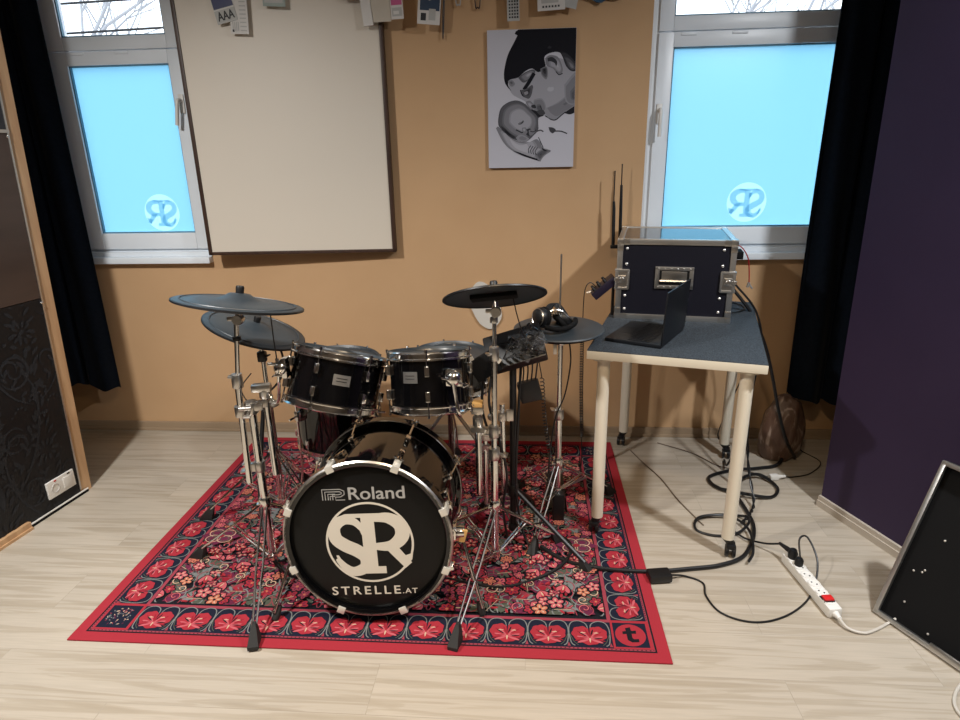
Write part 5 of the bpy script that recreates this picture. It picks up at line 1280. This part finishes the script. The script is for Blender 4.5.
tree(3.6, 10, 9.0, 5, 'bare winter tree outside the right window, left one')
tree(6.0, 12, 10., 8, 'bare winter tree outside the right window, right one')
for k, zz in enumerate((3.35, 3.6, 4.1)):
    b = NB(); tube(b, smooth_path([(-16, 8.0+k*.2, zz+.3), (-8, 8.0+k*.2, zz), (4, 8+k*.2, zz+.5)], 6), .02, 6); single('overhead_wire', b, 'black', ['lowest', 'middle', 'highest'][k]+' overhead wire outside the left window', 'wire')
b = NB(); bx(b, (-30, .3, -1.1), (30, 30, -1.0)); struct('ground', b, mat('ground_outside', (.35, .35, .36), .9))

# ================================================================= LIGHT, CAMERA
w = bpy.data.worlds.new('World'); bpy.context.scene.world = w; w.use_nodes = True
bg = w.node_tree.nodes['Background']; bg.inputs[0].default_value = (.80, .90, 1.0, 1); bg.inputs[1].default_value = 2.6
def area(name, loc, target, size, power, col, spread=None):
    l = bpy.data.lights.new(name, 'AREA'); l.energy = power; l.color = col; l.size = size; l.shape = 'DISK'
    if spread: l.spread = math.radians(spread)
    o = bpy.data.objects.new(name, l); C.objects.link(o); o.location = loc; o.rotation_euler = (V(target)-V(loc)).to_track_quat('-Z', 'Y').to_euler(); return o
area('cool_ceiling_lamp_left', (-1.75, -2.35, 2.68), (-1.55, -1.55, 0), .14, 47, (1, .97, .93), 132)
area('cool_ceiling_lamp_right', (1.60, -2.10, 2.68), (1.05, -1.3, 0), .14, 34, (.96, .98, 1.0), 135)
area('warm_ceiling_lamp', (.1, -2.7, 2.68), (-.1, -2.0, 0), .20, 12, (1, .76, .50), 105)
area('warm_ceiling_lamp_rear', (.0, -4.2, 2.68), (0, -3.6, 0), .5, 6, (1, .88, .72), 130)

# repeats share a group
GROUPS = {'curtain': 'navy curtains beside the windows', 'curtain_rail': 'curtain rails above the windows', 'rack_tom': 'rack toms above the bass drum', 'cymbal_pad': 'cymbal pads of the drum kit',
          'cymbal_stand': 'chrome cymbal stands', 'tom_holder': 'tom holders', 'cable': 'loose cables', 'coiled_cable': 'hanging coiled cables', 'laminated_pass': 'passes hanging above the wall',
          'event_pass': 'passes hanging above the wall', 'backstage_pass': 'passes hanging above the wall', 'printed_pass': 'passes hanging above the wall', 'blank_pass': 'passes hanging above the wall',
          'striped_pass': 'passes hanging above the wall', 'photo_pass': 'passes hanging above the wall', 'hanging_loop': 'cord loops hanging from the rod', 'power_adapter': 'black power adapters',
          'antenna': 'rod antennas behind the flight case', 'bare_tree': 'bare trees outside', 'overhead_wire': 'overhead wires outside'}
for o in C.objects:
    k = o.name.split('.')[0]
    if o.parent is None and 'category' in o and k in GROUPS: o['group'] = GROUPS[k]

q = [627.5513, 0.3214, -0.0783, -0.0201, 1.5464, 3.2936]
f, p, y, r, h, d = q
fw = V((math.sin(y)*math.cos(p), math.cos(y)*math.cos(p), -math.sin(p))); rt = V((math.cos(y), -math.sin(y), 0)); up = rt.cross(fw)
r2 = rt*math.cos(r)+up*math.sin(r); u2 = -rt*math.sin(r)+up*math.cos(r)
cam = bpy.data.cameras.new('camera'); cam.sensor_width = 36; cam.lens = f/960*36; cam.clip_start = .05
co = bpy.data.objects.new('camera', cam); C.objects.link(co)
co.matrix_world = Matrix.Translation((0, -d, h)) @ Matrix((r2, u2, -fw)).transposed().to_4x4()
sc = bpy.context.scene; sc.camera = co
sc.view_settings.view_transform = 'Standard'; sc.view_settings.look = 'None'; sc.view_settings.gamma = 1; sc.view_settings.use_curve_mapping = False
sc.view_settings.exposure = 0.10
sc.cycles.use_denoising = True
sc.cycles.max_bounces = 8; sc.cycles.sample_clamp_indirect = 6
